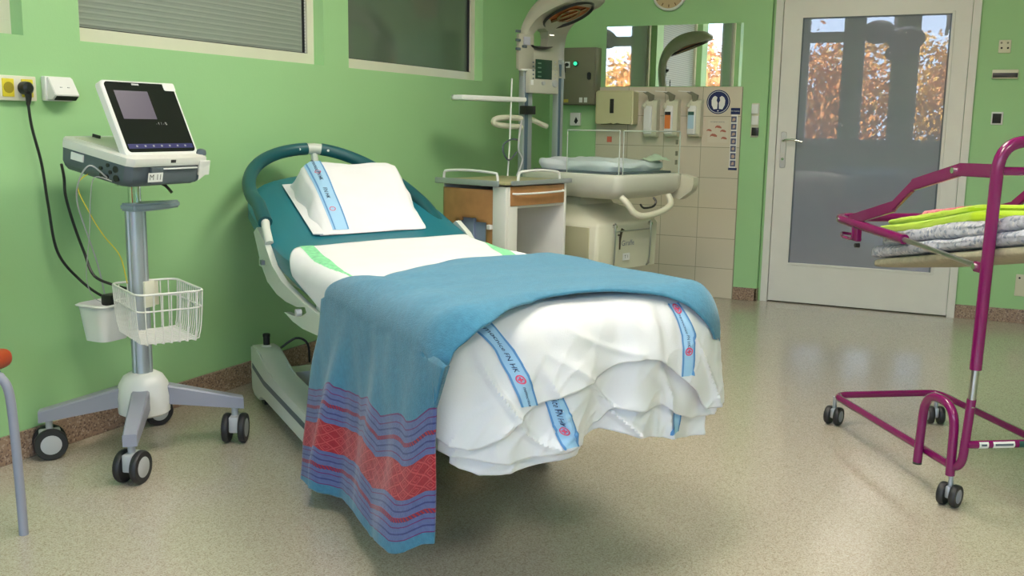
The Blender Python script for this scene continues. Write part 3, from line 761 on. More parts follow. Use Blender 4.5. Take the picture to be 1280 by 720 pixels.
# pillow
PB = [(-.24, .215), (.37, .19), (.33, .635), (-.16, .70)]       # t,n of back-near, front-near, front-far, back-far
def pil(a, b):
    """a across near->far, b front->back ; returns t,n"""
    t = lerp(lerp(PB[1][0], PB[2][0], a), lerp(PB[0][0], PB[3][0], a), b); n_ = lerp(lerp(PB[1][1], PB[2][1], a), lerp(PB[0][1], PB[3][1], a), b); return t, n_
def pil_h(a, b):
    hb = interp([(0, .0), (.03, .018), (.12, .045), (.3, .09), (.5, .130), (.7, .168), (.79, .176), (.86, .13), (1, .01)], b)
    ea = min(a, 1-a); g = interp([(0, .0), (.03, .40 if a < .5 else .62), (.08, .78 if a < .5 else .92), (.16, .96 if a < .5 else 1.0), (.3, .98), (.5, .92)], ea)
    return hb*g*.85+.005*noise.noise(Vector((a*5, b*5, 3)))*g+.006*sin(b*25+a*4)*exp(-(ea/.06)**2)*g
def pil_top(a, b, e=0.):
    t, n_ = pil(a, b); h_ = pil_h(a, b)
    n_ += .012*sin(b*17)*max(0, 1-min(a, 1-a)/.1)*.5
    return B(t-.02*h_, n_+(.10*h_ if a < .15 else 0)*0, ztop(t)+.006+h_+e)
m = MB(); m.grid(pil_top, 60, 50); m.grid(lambda a, b: B(*pil(a, b), ztop(pil(a, b)[0])+.004), 20, 16)
pillow = obj('pillow', m, M_sheet, label='white pillow with a blue printed band propped up on the head of the mattress', cat='pillow', origin=B(.1, .42, .8), sub=0)
m = MB(); m.poly([B(-.25, .20, ztop(-.25)+.012), B(.36, .165, ztop(.36)+.010), B(.375, .20, ztop(.37)+.012), B(.1, .27, ztop(.1)+.03), B(-.2, .26, ztop(-.2)+.03)])
obj('pillowcase_flap', m, M_sheet, pillow, solid=.004, smooth=False)
def pband(x, y, e): return pil_top(.20+x/.46, 1-(y+.0)/.64, e)
PBL = .60
bd = L(obj('printed_band', MB().grid(lambda u, v: pil_top(.10+.15*v+.02*(1-u), lerp(0.02, .80, u), .003), 50, 8), M_blueband, pillow), 'light blue printed band')
for a0 in (.115, .235): obj('band_edge', MB().grid(lambda u, v, a0=a0: pil_top(a0+.012*v+.02*(1-u), lerp(.02, .80, u), .0045), 50, 1), M_blueline, bd)
for yy, tx in ((.20, 'nemocnice FN HK'), (.62, 'FN HK')):
    obj('print', text_on(tx, lambda x, y, yy=yy: pil_top(.18+y/.46, 1-.2-(yy*.7+x/.60), .0055), .024), M_navy, bd, smooth=False)
for b0 in (.20, .62):
    m = MB(); m.grid(lambda u, v: pil_top(.18+(.013-.003*v)*cos(2*pi*u)/.46, b0+(.013-.003*v)*sin(2*pi*u)/.62, .006), 24, 1); obj('cross_emblem', m, M_redp, bd, smooth=False)

# ================================================================== casters shared by the trolleys
def twin_caster(par, P, ax, r=.05, gap=.028, w=.018, stem=.12, hubm=None, cover=None, mirrored=False):
    """castor with two wheels; P = floor point, ax = axle direction"""
    ax = Vector(ax).normalized(); c = Vector(P)+Vector((0, 0, r)); o = MB()
    o.cyl(c+Vector((0, 0, r*.2)), Vector(P)+Vector((0, 0, stem)), r*.22, n=14)
    fwd = ax.cross(Vector((0, 0, 1)))
    o.box(c+Vector((0, 0, r*.32)), (gap*.95, r*1.25, r*1.1), Matrix(((ax.x, fwd.x, 0), (ax.y, fwd.y, 0), (0, 0, 1))), .006)
    h = obj('caster', o, cover or M_lgrey, par)
    for s in (-1, 1):
        q = c+ax*s*(gap/2+w/2); m = MB(); m.lathe([(r*.62, -w/2), (r*.93, -w/2), (r, -w*.25), (r, w*.25), (r*.93, w/2), (r*.62, w/2)], q, ax, 32); obj('wheel', m, M_black, h)
        m = MB(); m.lathe([(r*.70, -w*.40), (r*.72, w*.40), (r*.60, w*.52), (0.001, w*.56)], q, ax*s, 28); L(obj('hub_cap', m, hubm or M_lgrey, h), 'pale grey hub cap')
    return h

# ================================================================== MONITOR TROLLEY
CX, CY = -2.585, 2.44
cart = thing('monitor_trolley', 'grey wheeled pole stand carrying the monitor beside the left wall', 'trolley', (CX, CY, 0))
CW = [(-2.815, 2.235), (-2.385, 2.19), (-2.375, 2.66), (-2.79, 2.69)]
m = MB(); m.lathe([(.070, .135), (.086, .145), (.088, .20), (.082, .245), (.066, .272), (.045, .285)], (CX, CY, 0), n=36)
obj('hub_cover', m, M_wplas, cart)
for i, (x, y) in enumerate(CW):
    d_ = Vector((x-CX, y-CY, 0)); ln = d_.length; d_.normalize(); s_ = d_.cross(Vector((0, 0, 1))); m = MB()
    o_ = Vector((CX, CY, 0)); m.grid(lambda u, v: (lambda a, q: o_+d_*lerp(.07, ln+.03, u)+s_*(q[0]*lerp(.030, .022, u))+Vector((0, 0, lerp(.205, .148, u)+q[1]*lerp(.034, .020, u))))(0, [(-1, -1), (1, -1), (1, .8), (.8, 1), (-.8, 1), (-1, .8), (-1, -1)][int(round(v*6))]), 8, 6)
    m.poly([o_+d_*(ln+.03)+s_*(a*.022)+Vector((0, 0, .148+b*.020)) for a, b in [(-1, -1), (1, -1), (1, .8), (.8, 1), (-.8, 1), (-1, .8)]])
    obj('leg', m, M_grey, cart, ang=30)
    twin_caster(cart, (x, y, 0), [(.82, -.57, 0), (.96, .26, 0), (.88, .47, 0), (.9, -.4, 0)][i], r=.054, gap=.036, w=.022, stem=.135)
m = MB(); R_ = .034; pr = []
for k in range(48):
    a = 2*pi*k/48; r_ = R_*(1-.14*(1 if (k % 12) in (0, 1) else 0)); pr.append((CX+r_*cos(a), CY+r_*sin(a), .24))
m.prism(pr, (0, 0, .62)); obj('column', m, M_alu, cart, ang=25)
m = MB(); m.cyl((CX, CY, .86), (CX, CY, .955), .021, n=24); m.cyl((CX, CY, .93), (CX, CY, .945), .06, n=28); obj('inner_column', m, M_chrome, cart)
m = MB(); P = [(CX-.03, CY-.04), (CX+.045, CY-.045), (CX+.06, CY+.0), (CX+.05, CY+.10), (CX+.02, CY+.19), (CX-.0, CY+.19), (CX-.04, CY+.05)]
m.prism([(x, y, .845) for x, y in P], (0, 0, .026)); bmesh.ops.bevel(m.bm, geom=m.bm.edges[:], offset=.007, segments=3, affect='EDGES'); obj('tray_handle', m, mat('blue_grey_plastic', (.30, .36, .40), .45), cart)
# wire basket
BKA = radians(-28); bu = Vector((cos(BKA), sin(BKA), 0)); bv = Vector((-sin(BKA), cos(BKA), 0)); BC = Vector((-2.447, 2.387, 0))
def BK(u, v, z): return BC+bu*u+bv*v+Vector((0, 0, z))
def rr(hw, hd, r, z, n=5):
    out = []
    for cx, cy, a0 in ((1, 1, 0), (-1, 1, 90), (-1, -1, 180), (1, -1, 270)):
        for k in range(n+1):
            a = radians(a0+90*k/n); out.append(BK(cx*(hw-r)+r*cos(a), cy*(hd-r)+r*sin(a), z))
    return out
bk = thing('wire_basket', 'white wire basket hooked onto the pole of the monitor trolley', 'basket', BC+Vector((0, 0, .44)))
HW, HD = .150, .108
m = MB(); m.tube(rr(HW, HD, .035, .603), .0038, 8, closed=True); obj('rim', m, M_white, bk)
m = MB(); m.tube(rr(HW*.97, HD*.97, .035, .548), .0028, 8, closed=True); obj('middle_wire', m, M_white, bk)
for i in range(13):
    u = -HW+.022+(2*HW-.044)*i/12; m = MB()
    m.tube(smoothpath([BK(u, -HD, .603), BK(u*.97, -HD*.95, .50), BK(u*.94, -HD*.88, .452), BK(u*.92, -HD*.72, .440), BK(u*.92, HD*.72, .440), BK(u*.94, HD*.88, .452), BK(u*.97, HD*.95, .50), BK(u, HD, .603)], 3), .0022, 6); obj('cross_wire', m, M_white, bk)
for i in range(7):
    v = -HD+.025+(2*HD-.05)*i/6; m = MB()
    m.tube(smoothpath([BK(-HW, v, .603), BK(-HW*.95, v*.97, .50), BK(-HW*.91, v*.94, .452), BK(-HW*.78, v*.92, .437), BK(HW*.78, v*.92, .437), BK(HW*.91, v*.94, .452), BK(HW*.95, v*.97, .50), BK(HW, v, .603)], 3), .0022, 6); obj('length_wire', m, M_white, bk)
m = MB(); m.box(BK(-HW-.004, 0, .56), (.006, .10, .09), Matrix.Rotation(BKA, 3, 'Z'), .002); m.box((CX+.036, CY+.01, .56), (.012, .045, .09), None, .003); obj('mounting_bracket', m, M_bcream, bk)
# waste bin / cable tub behind the column
bn = thing('plastic_tub', 'small white plastic tub hanging behind the wire basket on the trolley', 'tub', (-2.70, 2.40, .40))
m = MB()
def tubf(u, v):
    z = lerp(.398, .527, v); hw_ = lerp(.050, .068, v); hd_ = lerp(.055, .070, v); a = 2*pi*u; e = 5
    rr_ = (abs(cos(a))**e+abs(sin(a))**e)**(-1/e); return (-2.70+hw_*cos(a)*rr_, 2.395+hd_*sin(a)*rr_, z)
m.grid(tubf, 40, 6, cu=True); m.poly([tubf(k/40, 0) for k in range(40)]); obj('body', m, M_wplas, bn, solid=.003)
m = MB(); m.grid(lambda u, v: (lambda p: (p[0]+(p[0]+2.70)*.12*v, p[1]+(p[1]-2.395)*.12*v, .527-.004*v))(tubf(u, 1)), 40, 2, cu=True); obj('rim', m, M_wplas, bn, solid=.004)
ad = MB(); ad.box((-2.685, 2.42, .535), (.05, .07, .04), None, .008); obj('power_adapter', ad, M_bplas, label='black power adapter lying in the white plastic tub', cat='adapter', origin=(-2.685, 2.42, .515))

# monitor (sits on the pole, its front faces the bed, platform slopes down to the front)
mo = thing('fetal_monitor', 'white and grey fetal monitor with tilted dark screen and M 11 tag on the trolley', 'monitor', (CX, CY, .955))
TLT = radians(10.5); MT = Matrix.Translation((-2.43, 2.445, .942)) @ Matrix.Rotation(TLT, 4, 'Y')      # local x: 0 front, negative to the back
def MMB(): return MB(MT)
m = MMB(); pr = [(-.33, -.15), (-.31, -.168), (-.02, -.178), (.0, -.160), (.0, .150), (-.03, .172), (-.31, .165), (-.33, .15)]
def lay(m, pr, zs):
    R = []
    for z, ins, dx in zs: R.append([m.V(((x+.16)*ins-.16+dx, y*ins, z)) for x, y in pr])
    N = len(pr); m.bm.faces.new(R[0][::-1]); m.bm.faces.new(R[-1])
    for i in range(len(R)-1):
        for k in range(N): m.bm.faces.new((R[i][k], R[i][(k+1) % N], R[i+1][(k+1) % N], R[i+1][k]))
lay(m, pr, [(-.012, .86, -.01), (.0, .93, -.003), (.018, .975, 0), (.062, .985, 0)]); obj('lower_housing', m, M_dgrey, mo)
m = MMB(); lay(m, pr, [(.060, 1.0, .004), (.072, 1.012, .006), (.086, 1.008, .006), (.092, .97, .0)]); obj('top_housing', m, M_white, mo)
m = MMB(); m.bx((-.30, -.13, .0915), (-.07, .13, .0935), .0005); obj('lid_panel', m, M_bcream, mo)
for y in (-.05, .04):
    m = MMB(); m.box((-.29, y, .098), (.035, .006, .012), None, .002); obj('clip', m, M_bplas, mo)
# paper drawer with M 11 tag
m = MMB(); m.box((.004, .01, .030), (.012, .20, .055), None, .003); obj('paper_drawer', m, mat('drawer_grey', (.085, .105, .12), .4), mo)
m = MMB(); m.box((.0135, .03, .0535), (.004, .15, .004)); obj('paper_edge', m, M_paper, mo)
m = MMB(); m.box((.011, -.075, .026), (.001, .062, .030)); tg = L(obj('tag', m, M_paper, mo, smooth=False), 'white tag reading M 11')
m = text_on('M 11', lambda x, y: MT @ Vector((.0122, -.075+x, .026+y)), .026); obj('print', m, M_bplas, tg, smooth=False)
m = MMB(); m.poly([(.012, .118, .060), (.012, .168, .075), (.006, .165, .030), (.012, .118, .008)]); m.box((.006, .145, .05), (.008, .05, .05), None, .002); obj('drawer_catch', m, M_white, mo, smooth=False)
m = MMB(); m.lathe([(.016, 0), (.017, .006), (.014, .016), (.008, .019)], (-.018, .152, .090), n=24); obj('dial', m, M_dgrey, mo)
m = MMB(); m.box((.006, .0, .076), (.006, .022, .010), None, .001); obj('port', m, M_bplas, mo)
m = MMB(); m.box((-.235, -.170, .042), (.055, .004, .024)); obj('side_label', m, M_paper, mo, smooth=False)
for x, z in ((-.06, .040), (-.055, .012), (-.082, .026), (-.10, .008), (-.095, .046), (-.125, .03), (-.12, .010)):
    m = MMB(); m.cyl((x, -.166, z), (x, -.176, z), .011 if x > -.07 else .0065, n=14); obj('socket', m, M_bplas, mo)
# display: leaning back
LN = radians(-24); DT = Matrix.Translation((-2.442, 2.437, 1.046)) @ Matrix.Rotation(LN, 4, 'Y')
m = MB(DT); m.rbox_outline((-.026, 0, .118), (0, 1, 0), (0, 0, 1), (1, 0, 0), .315, .262, .026, .018, bev=.004)
dsp = obj('display', m, M_wplas, mo)
m = MB(DT); m.rbox_outline((.0, .0, .121), (0, 1, 0), (0, 0, 1), (1, 0, 0), .292, .242, .0012, .014); obj('screen', m, M_screen, dsp)
m = MB(DT); m.rbox_outline((.0005, .128, .232), (0, 1, 0), (0, 0, 1), (1, 0, 0), .052, .028, .0022, .006); obj('corner_badge', m, M_wplas, dsp)
m = MB(DT); m.box((.0025, -.02, .235), (.0006, .03, .006)); obj('status_light', m, M_lgrey, dsp, smooth=False)
M_mauve = mat('dim_mauve_emission', (.04, .035, .05), .3, emit=(.36, .30, .40), estr=.22)  # faintly emissive mauve rectangle laid on the dark screen
M_dig = mat('dim_digits', (.3, .3, .3), .5, emit=(.5, .5, .5), estr=.25); M_ico = mat('blue_icon_bar', (.01, .01, .04), .3, emit=(.06, .06, .28), estr=.35)
m = MB(DT); m.box((.0016, -.047, .163), (.0004, .140, .098)); obj('mauve_rectangle', m, M_mauve, dsp, smooth=False)
m = text_on('- 1 1 - %', lambda x, y: DT @ Vector((.0020, .035+x, .098+y)), .014); obj('digits', m, M_dig, dsp, smooth=False)
m = MB(DT); m.box((.0016, 0, .020), (.0004, .28, .016)); ib = obj('icon_bar', m, M_ico, dsp, smooth=False)
m = MB(DT)
for k in range(7): m.box((.0021, -.105+.035*k, .020), (.0004, .007, .006))
L(obj('icon', m, M_dig, dsp, smooth=False), 'row of small icons'); 
def cable(nm, pts, r, mt, lab, cat='cable', k=7):
    m = MB(); m.tube(smoothpath(pts, k), r, 8); return obj(nm, m, mt, label=lab, cat=cat, origin=Vector(pts[0]))
cw = lambda x, y, X: on_x(x, y, X)
zc = on_x(20, 110, XL).z; yy = on_x(30, 110, XL+.03).y
cable('power_lead', [(XL+.042, yy+.002, zc-.050), cw(40, 160, -2.845), cw(52, 205, -2.84), cw(60, 255, -2.83), cw(72, 315, -2.82), cw(100, 350, -2.79), cw(128, 370, -2.72), (-2.69, 2.42, .55)], .0048, M_bplas, 'black power cord running from the yellow wall socket to the white tub', k=8)
cable('monitor_cable', [(-2.74, 2.285, 1.00), cw(80, 222, -2.76), cw(82, 245, -2.76), cw(92, 280, -2.75), cw(105, 315, -2.74), cw(118, 345, -2.70), cw(145, 357, -2.66), (-2.62, 2.43, .575)], .0048, M_bplas, 'black cable drooping from the back of the monitor to the basket')
cable('sensor_cable', [(-2.52, 2.27, .965), cw(112, 207, -2.52), cw(98, 228, -2.57), cw(97, 255, -2.62), cw(110, 295, -2.66), cw(122, 330, -2.69), cw(131, 368, -2.70)], .0026, M_lgrey, 'grey sensor cable looping from the side of the monitor')
cable('thin_cable', [(-2.50, 2.27, .955), cw(118, 222, -2.54), cw(113, 250, -2.58), cw(112, 290, -2.62), cw(108, 345, -2.72), cw(116, 370, -2.74), cw(128, 378, -2.74)], .0015, M_lgrey, 'thin pale cable hanging beside the grey sensor cable')
cable('earth_cable', [(-2.62, 2.30, .98), cw(97, 232, -2.66), cw(113, 268, -2.64), cw(130, 295, -2.62), cw(150, 320, -2.60), (-2.595, 2.40, .60)], .0018, M_yellow, 'thin yellow earth cable running down to the trolley column')
cable('strap', [(-2.53, 2.48, .945), (-2.505, 2.50, .93), (-2.49, 2.515, .905)], .005, M_bplas, 'short black strap end sticking out under the monitor', 'strap')

# ================================================================== WALL FITTINGS, left wall
def plate(nm, x0, x1, y0, y1, d, mt, par=None, X=XL, bev=.003, **k):
    a = on_x(x0, y1, X); b = on_x(x1, y0, X); m = MB(); m.bx((X, a.y, min(a.z, b.z)), (X+d, b.y, max(a.z, b.z)), bev); return obj(nm, m, mt, par, **k)
sk = plate('socket_strip', -6, 39, 96, 125, .022, M_bcream, label='cream double wall socket strip with yellow inserts at the left edge', cat='socket')
sk.location = (0, 0, 0)
for i in range(2):
    yy = on_x((4, 28)[i], 110, XL).y; m = MB(); m.box((XL+.023, yy, zc), (.006, .042, .058), None, .002); s1 = L(obj('socket_insert', m, M_yellow, sk), 'yellow insert')
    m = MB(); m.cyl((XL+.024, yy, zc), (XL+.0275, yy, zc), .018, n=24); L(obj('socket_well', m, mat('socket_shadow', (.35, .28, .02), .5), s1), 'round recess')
yy = on_x(30, 110, XL+.03).y
m = MB(); m.lathe([(.021, 0), (.022, .01), (.020, .026), (.012, .034)], (XL+.026, yy, zc), (1, 0, 0), 24); m.tube(smoothpath([(XL+.043, yy, zc), (XL+.044, yy+.004, zc-.028), (XL+.042, yy+.002, zc-.055)], 4), [.014, .013, .012, .011, .010, .009, .008, .007, .006], 12)
obj('power_plug', m, M_bplas, label='black power plug in the right yellow wall socket', cat='plug', origin=(XL+.026, yy, zc))
th = thing('wall_box', 'white wedge-shaped wall box beside the yellow sockets', 'wall box', on_x(72, 112, XL))
a = on_x(52, 126, XL); b = on_x(84, 97, XL)
m = MB(); m.bx((XL, a.y, a.z), (XL+.022, b.y, b.z), .004); obj('back_box', m, M_wplas, th)
m = MB(); w0, w1 = a.y+.006, b.y-.004; zt_, zb_ = b.z-.004, a.z+.006
P = [(XL+.020, zt_), (XL+.030, zt_), (XL+.062, zb_+.014), (XL+.045, zb_), (XL+.020, zb_)]
m.prism([(x, w0, z) for x, z in P], (0, w1-w0, 0)); bmesh.ops.bevel(m.bm, geom=m.bm.edges[:], offset=.002, segments=2, affect='EDGES'); obj('wedge_front', m, M_wplas, th)
m = MB(); m.prism([(XL+.0605, w0+.006, zb_+.011), (XL+.047, w0+.006, zb_-.001), (XL+.047, w1-.006, zb_-.001), (XL+.0605, w1-.006, zb_+.011)], (.001, 0, -.002)); obj('outlet', m, M_dark, th, smooth=False)
for k in (.35, .65):
    m = MB(); m.box((XL+.0475, lerp(w0, w1, k), (zt_+zb_)/2+.004), (.006, .008, .003)); obj('mark', m, M_lgrey, th, smooth=False)

# ================================================================== back wall fittings
def face(nm, x0, x1, y0, y1, d, mt, par=None, Y=YB, bev=.003, **k):
    a = on_y(x0, y1, Y); b = on_y(x1, y0, Y); m = MB(); m.bx((a.x, Y-d, a.z), (b.x, Y, b.z), bev)
    if par is None and 'origin' not in k: k['origin'] = ((a.x+b.x)/2, Y-d/2, (a.z+b.z)/2)
    return obj(nm, m, mt, par, **k)
# clock
ck = on_y(838, -9, YB); clk = thing('wall_clock', 'round wall clock with cream face and pale rim above the mirror', 'clock', ck)
m = MB(); m.lathe([(.118, 0), (.122, .012), (.118, .028), (.106, .034), (.103, .022)], ck, (0, -1, 0), 48); obj('rim', m, M_wplas, clk)
m = MB(); m.lathe([(.104, .012), (.104, .0245)], ck, (0, -1, 0), 48); obj('face', m, mat('clock_face', (.55, .42, .24), .5), clk)
for h_ in range(12):
    a = 2*pi*h_/12; m = MB(); m.box(ck+Vector((sin(a)*.088, -.0255, cos(a)*.088)), (.006, .002, .018), Matrix.Rotation(a, 3, 'Y')); obj('hour_mark', m, mat('clock_print', (.14, .07, .02), .6), clk, smooth=False)
for a, l_, w_ in ((radians(-60), .055, .007), (radians(50), .08, .005)):
    m = MB(); m.box(ck+Vector((sin(a)*l_/2, -.028, cos(a)*l_/2)), (w_, .002, l_), Matrix.Rotation(a, 3, 'Y')); obj('hand', m, M_bplas, clk, smooth=False)
# electrical cabinet
ec = thing('electrical_cabinet', 'grey-green metal cabinet with a glowing green lamp on the back wall', 'cabinet', on_y(725, 95, YB))
P0 = on_y(700, 131, YB-.10); P1 = on_y(746, 59, YB-.10)
m = MB(); m.bx((P0.x, YB-.11, P0.z), (P1.x, YB, P1.z), .004); obj('body', m, M_cabinet, ec)
m = MB(); m.bx((P0.x+.008, YB-.118, P0.z+.006), (P1.x-.006, YB-.108, P1.z-.010), .002); dr = obj('door', m, M_cabinet, ec)
def ecp(x, y, e=.118): return on_y(x, y, YB-e)
c = ecp(720, 79.5); m = MB(); m.lathe([(.020, 0), (.020, .006), (.016, .012)], c, (0, -1, 0), 24); pl_ = obj('pilot_lamp', m, M_dgreenlab, ec); m = MB(); m.lathe([(.013, .010), (.012, .020), (.004, .024)], c, (0, -1, 0), 20); L(obj('lens', m, M_led, pl_), 'lit green lens')
c = ecp(709.5, 81); m = MB(); m.box(c+Vector((0, -.004, 0)), (.038, .008, .042), None, .002); ks = obj('key_switch', m, M_wplas, ec); m = MB(); m.lathe([(.013, .006), (.012, .022)], c, (0, -1, 0), 20); m.box(c+Vector((-.008, -.02, -.030)), (.008, .006, .05), None, .002); obj('key', m, M_bplas, ks)
c = ecp(736.5, 95); m = MB(); m.rbox_outline(c, (1, 0, 0), (0, 0, 1), (0, -1, 0), .028, .052, .006, .0135); obj('latch', m, M_bplas, ec)
for x in (726, 732): m = MB(); m.box(ecp(x, 125)+Vector((0, -.001, 0)), (.024, .002, .034)); L(obj('sticker', m, M_paper, ec, smooth=False), 'white sticker')
m = MB(); m.box(ecp(707.5, 126)+Vector((0, -.001, 0)), (.034, .002, .022)); L(obj('sticker', m, mat('yellow_sticker', (.55, .45, .08), .6), ec, smooth=False), 'yellow sticker')
ws = face('wall_socket', 714, 727, 141, 157, .030, M_wplas, bev=.006, label='small white socket below the grey-green cabinet', cat='socket')
m = MB(); m.prism([on_y(x, y, YB-.031) for x, y in ((720, 146), (722.5, 151), (720, 155), (717.5, 152))], (0, -.001, 0)); obj('flame_mark', m, M_bplas, ws, smooth=False)
# mirror
face('wall_mirror', 757, 930.5, 28.5, 108.3, .006, M_mirror, bev=0, smooth=False, label='wide wall mirror above the white tiles reflecting the windows', cat='mirror')
# towel dispenser
td = thing('towel_dispenser', 'cream paper towel dispenser with black sight slot below the mirror', 'dispenser', on_y(771, 135, YB))
a = on_y(743.5, 154, YB-.13); b = on_y(792, 113, YB-.13)
m = MB(); pr = []
for i in range(13):
    u = i/12; x = lerp(a.x, b.x, u); pr.append((x, a.z+.012*exp(-((u-.5)/.16)**2)-.004))
R = [(x, z) for x, z in pr]+[(b.x, b.z-.012), (b.x-.015, b.z), (a.x+.015, b.z), (a.x, b.z-.012)]
m.prism([(x, YB-.135, z) for x, z in R], (0, .135, 0)); bmesh.ops.bevel(m.bm, geom=[e for e in m.bm.edges if all(v.co.y < YB-.13 for v in e.verts)], offset=.012, segments=3, affect='EDGES')
obj('cover', m, mat('cream_shell', (.58, .56, .33), .3), td, ang=50)
a2 = on_y(762, 141.5, YB-.136); b2 = on_y(767.5, 123.5, YB-.136); m = MB(); m.bx((a2.x, YB-.138, a2.z), (b2.x, YB-.134, b2.z), .003); obj('sight_slot', m, M_bplas, td)
m = MB(); m.bx((a.x+.03, YB-.09, a.z-.008), (b.x-.03, YB-.02, a.z+.004)); obj('outlet', m, M_cabinet, td, smooth=False)
# three hand wash dispensers
def soap(xc, lab, lm, lm2):
    t = thing('soap_dispenser', lab, 'dispenser', on_y(xc, 150, YB), group='soap dispensers beside the towel dispenser'); Y = YB-.105
    p = lambda dx, y, e=.105: on_y(xc+dx, y, YB-e)
    a = p(-7.5, 171); b = p(12, 124)
    m = MB(); pr = [(YB, a.z), (YB-.085, a.z), (YB-.10, a.z+.015), (YB-.10, b.z-.05), (YB-.085, b.z-.01), (YB-.04, b.z+.004), (YB, b.z+.004)]
    m.prism([(a.x+.012, y, z) for y, z in pr], (b.x-a.x-.012, 0, 0)); bmesh.ops.bevel(m.bm, geom=m.bm.edges[:], offset=.005, segments=2, affect='EDGES'); obj('bracket', m, M_cream, t)
    m = MB(); q = p(0, 150); m.box((q.x+.002, YB-.102, q.z), (.058, .02, .19), None, .008); bo = L(obj('bottle', m, M_wplas, t), 'white refill bottle')
    c0 = p(-.5, 157); c1 = p(-.5, 143); m = MB(); m.bx((c0.x-.020, YB-.1135, c0.z-.02), (c0.x+.020, YB-.1115, c1.z+.0)); obj('label', m, lm, bo, smooth=False)
    m = MB(); m.bx((c0.x-.020, YB-.1145, c1.z-.004), (c0.x+.020, YB-.1118, c1.z+.018)); obj('cap_label', m, lm2, bo, smooth=False)
    m = MB(); top = p(3, 120, .08); m.prism([(top.x-.045, YB-.10, top.z+.025), (top.x-.01, YB-.10, top.z+.028), (top.x+.03, YB-.08, top.z+.005), (top.x+.02, YB-.08, top.z-.04), (top.x-.005, YB-.085, top.z-.035), (top.x-.012, YB-.09, top.z+.005)], (0, .02, 0)); obj('elbow_lever', m, M_cabinet, t)
    m = MB(); m.prism([(top.x-.10, YB-.105, top.z+.030), (top.x-.02, YB-.105, top.z+.024), (top.x-.02, YB-.105, top.z+.030), (top.x-.10, YB-.105, top.z+.034)], (0, .025, 0)); obj('lever_arm', m, M_wplas, t)
    m = MB(); q = p(-4, 131, .108); m.lathe([(.016, 0), (.014, .03), (.008, .04)], (q.x, YB-.09, q.z), (0, -1, -.5), 16); obj('spout', m, M_cream, t)
soap(809, 'wall soap dispenser with plain white bottle, next to the cream towel dispenser', M_wplas, M_wplas)
soap(835, 'wall soap dispenser with orange-labelled bottle, middle of the three', M_orange, M_dark)
soap(864, 'wall soap dispenser with pale blue labelled bottle, rightmost of the three', M_lblue, M_dgreenlab)
# signs on the tiles
YT = YB-.016
c = on_y(898, 127.5, YT); sg = thing('glove_sign', 'round dark blue safety sign showing a pair of gloves on the tiles', 'sign', c)
m = MB(); m.lathe([(.079, 0), (.079, .0015)], c, (0, -1, 0), 48); obj('disc', m, M_navy, sg, smooth=False)
m = MB(); n_ = 40
for i in range(n_):
    a0, a1 = 2*pi*i/n_, 2*pi*(i+1)/n_; m.poly([c+Vector((r*cos(a), -.0022, r*sin(a))) for r, a in ((.072, a0), (.072, a1), (.069, a1), (.069, a0))])
obj('ring_print', m, M_paper, sg, smooth=False)
for s in (-1, 1):
    m = MB(); G = [(.006, -.045), (.030, -.048), (.044, -.020), (.046, .012), (.038, .030), (.030, .036), (.022, .040), (.012, .034), (.008, .030), (.012, .010), (.004, -.006)]
    m.prism([c+Vector((s*x, -.0018, z)) for x, z in G], (0, -.0008, 0)); obj('glove_mark', m, M_paper, sg, smooth=False)
m = MB(); m.box(c+Vector((0, -.0022, -.058)), (.010, .0008, .006)); obj('foot_mark', m, M_paper, sg, smooth=False)
st = thing('hand_wash_poster', 'small white hand hygiene sticker with red-brown hands on the tiles', 'poster', on_y(899, 163, YT))
a = on_y(884, 178, YT); b = on_y(911, 150, YT); m = MB(); m.bx((a.x, YT-.0012, a.z), (b.x, YT, b.z)); obj('sheet', m, mat('poster_white', (.64, .58, .47), .3), st, smooth=False)
m = text_on('HYGIENA RUKOU', lambda x, y: (lambda q: Vector((q.x+x, YT-.002, q.z+y)))(on_y(897, 152.5, YT)), .012); obj('print', m, M_dgrey, st, smooth=False)
M_hands = mat('hand_print', (.42, .14, .10), .6)
for x, y, s in ((898, 159, 1), (886.5, 163, .8), (904, 164, .9), (892, 169.5, 1.1), (905, 173, .9)):
    q = on_y(x, y, YT); m = MB(); G = [(-.022, -.008), (-.012, -.002), (.004, -.006), (.020, -.008), (.022, .001), (.008, .010), (-.008, .012), (-.020, .004)]
    m.prism([Vector((q.x+gx*s, YT-.0014, q.z+gz*s)) for gx, gz in G], (0, -.0008, 0)); obj('hand_mark', m, M_hands, st, smooth=False)
sp_ = thing('instruction_strip', 'narrow vertical strip of seven step pictures with dark blue heading on the tiles', 'poster', on_y(917, 175, YT))
def sbox(nm, x0, x1, y0, y1, mt, e=.001, par=sp_):
    a = on_y(x0, y1, YT); b = on_y(x1, y0, YT); m = MB(); m.bx((a.x, YT-e, a.z), (b.x, YT-e+.001, b.z)); return obj(nm, m, mt, par, smooth=False)
sbox('backing', 911, 922.5, 143, 212, M_paper)
sbox('heading', 913.5, 925.5, 135, 143, M_navy, .002)
q = on_y(919, 139, YT); obj('heading_print', text_on('MYTI RUKOU', lambda x, y: Vector((q.x+x, YT-.0032, q.z+y)), .010), M_paper, sp_, smooth=False)
for k in range(7):
    y = 145.5+k*9.2; xx = 914-.28*k; f_ = sbox('step_picture', xx, xx+7, y, y+7.4, mat('step_picture_grey', (.10, .11, .20), .6), .0022)
    q = on_y(xx+3.5, y+3.7, YT); m = MB(); G = [(-.010, -.010), (.006, -.012), (.012, .000), (.004, .012), (-.008, .006)]; rd = random.Random(k)
    m.prism([Vector((q.x+gx*rd.uniform(.7, 1.2), YT-.0026, q.z+gz*rd.uniform(.7, 1.2))) for gx, gz in G], (0, -.0006, 0)); obj('hand_mark', m, mat('skin_print', (.5, .36, .30), .6), f_, smooth=False)
sbox('footer', 910, 921, 210, 212.5, M_navy, .002)
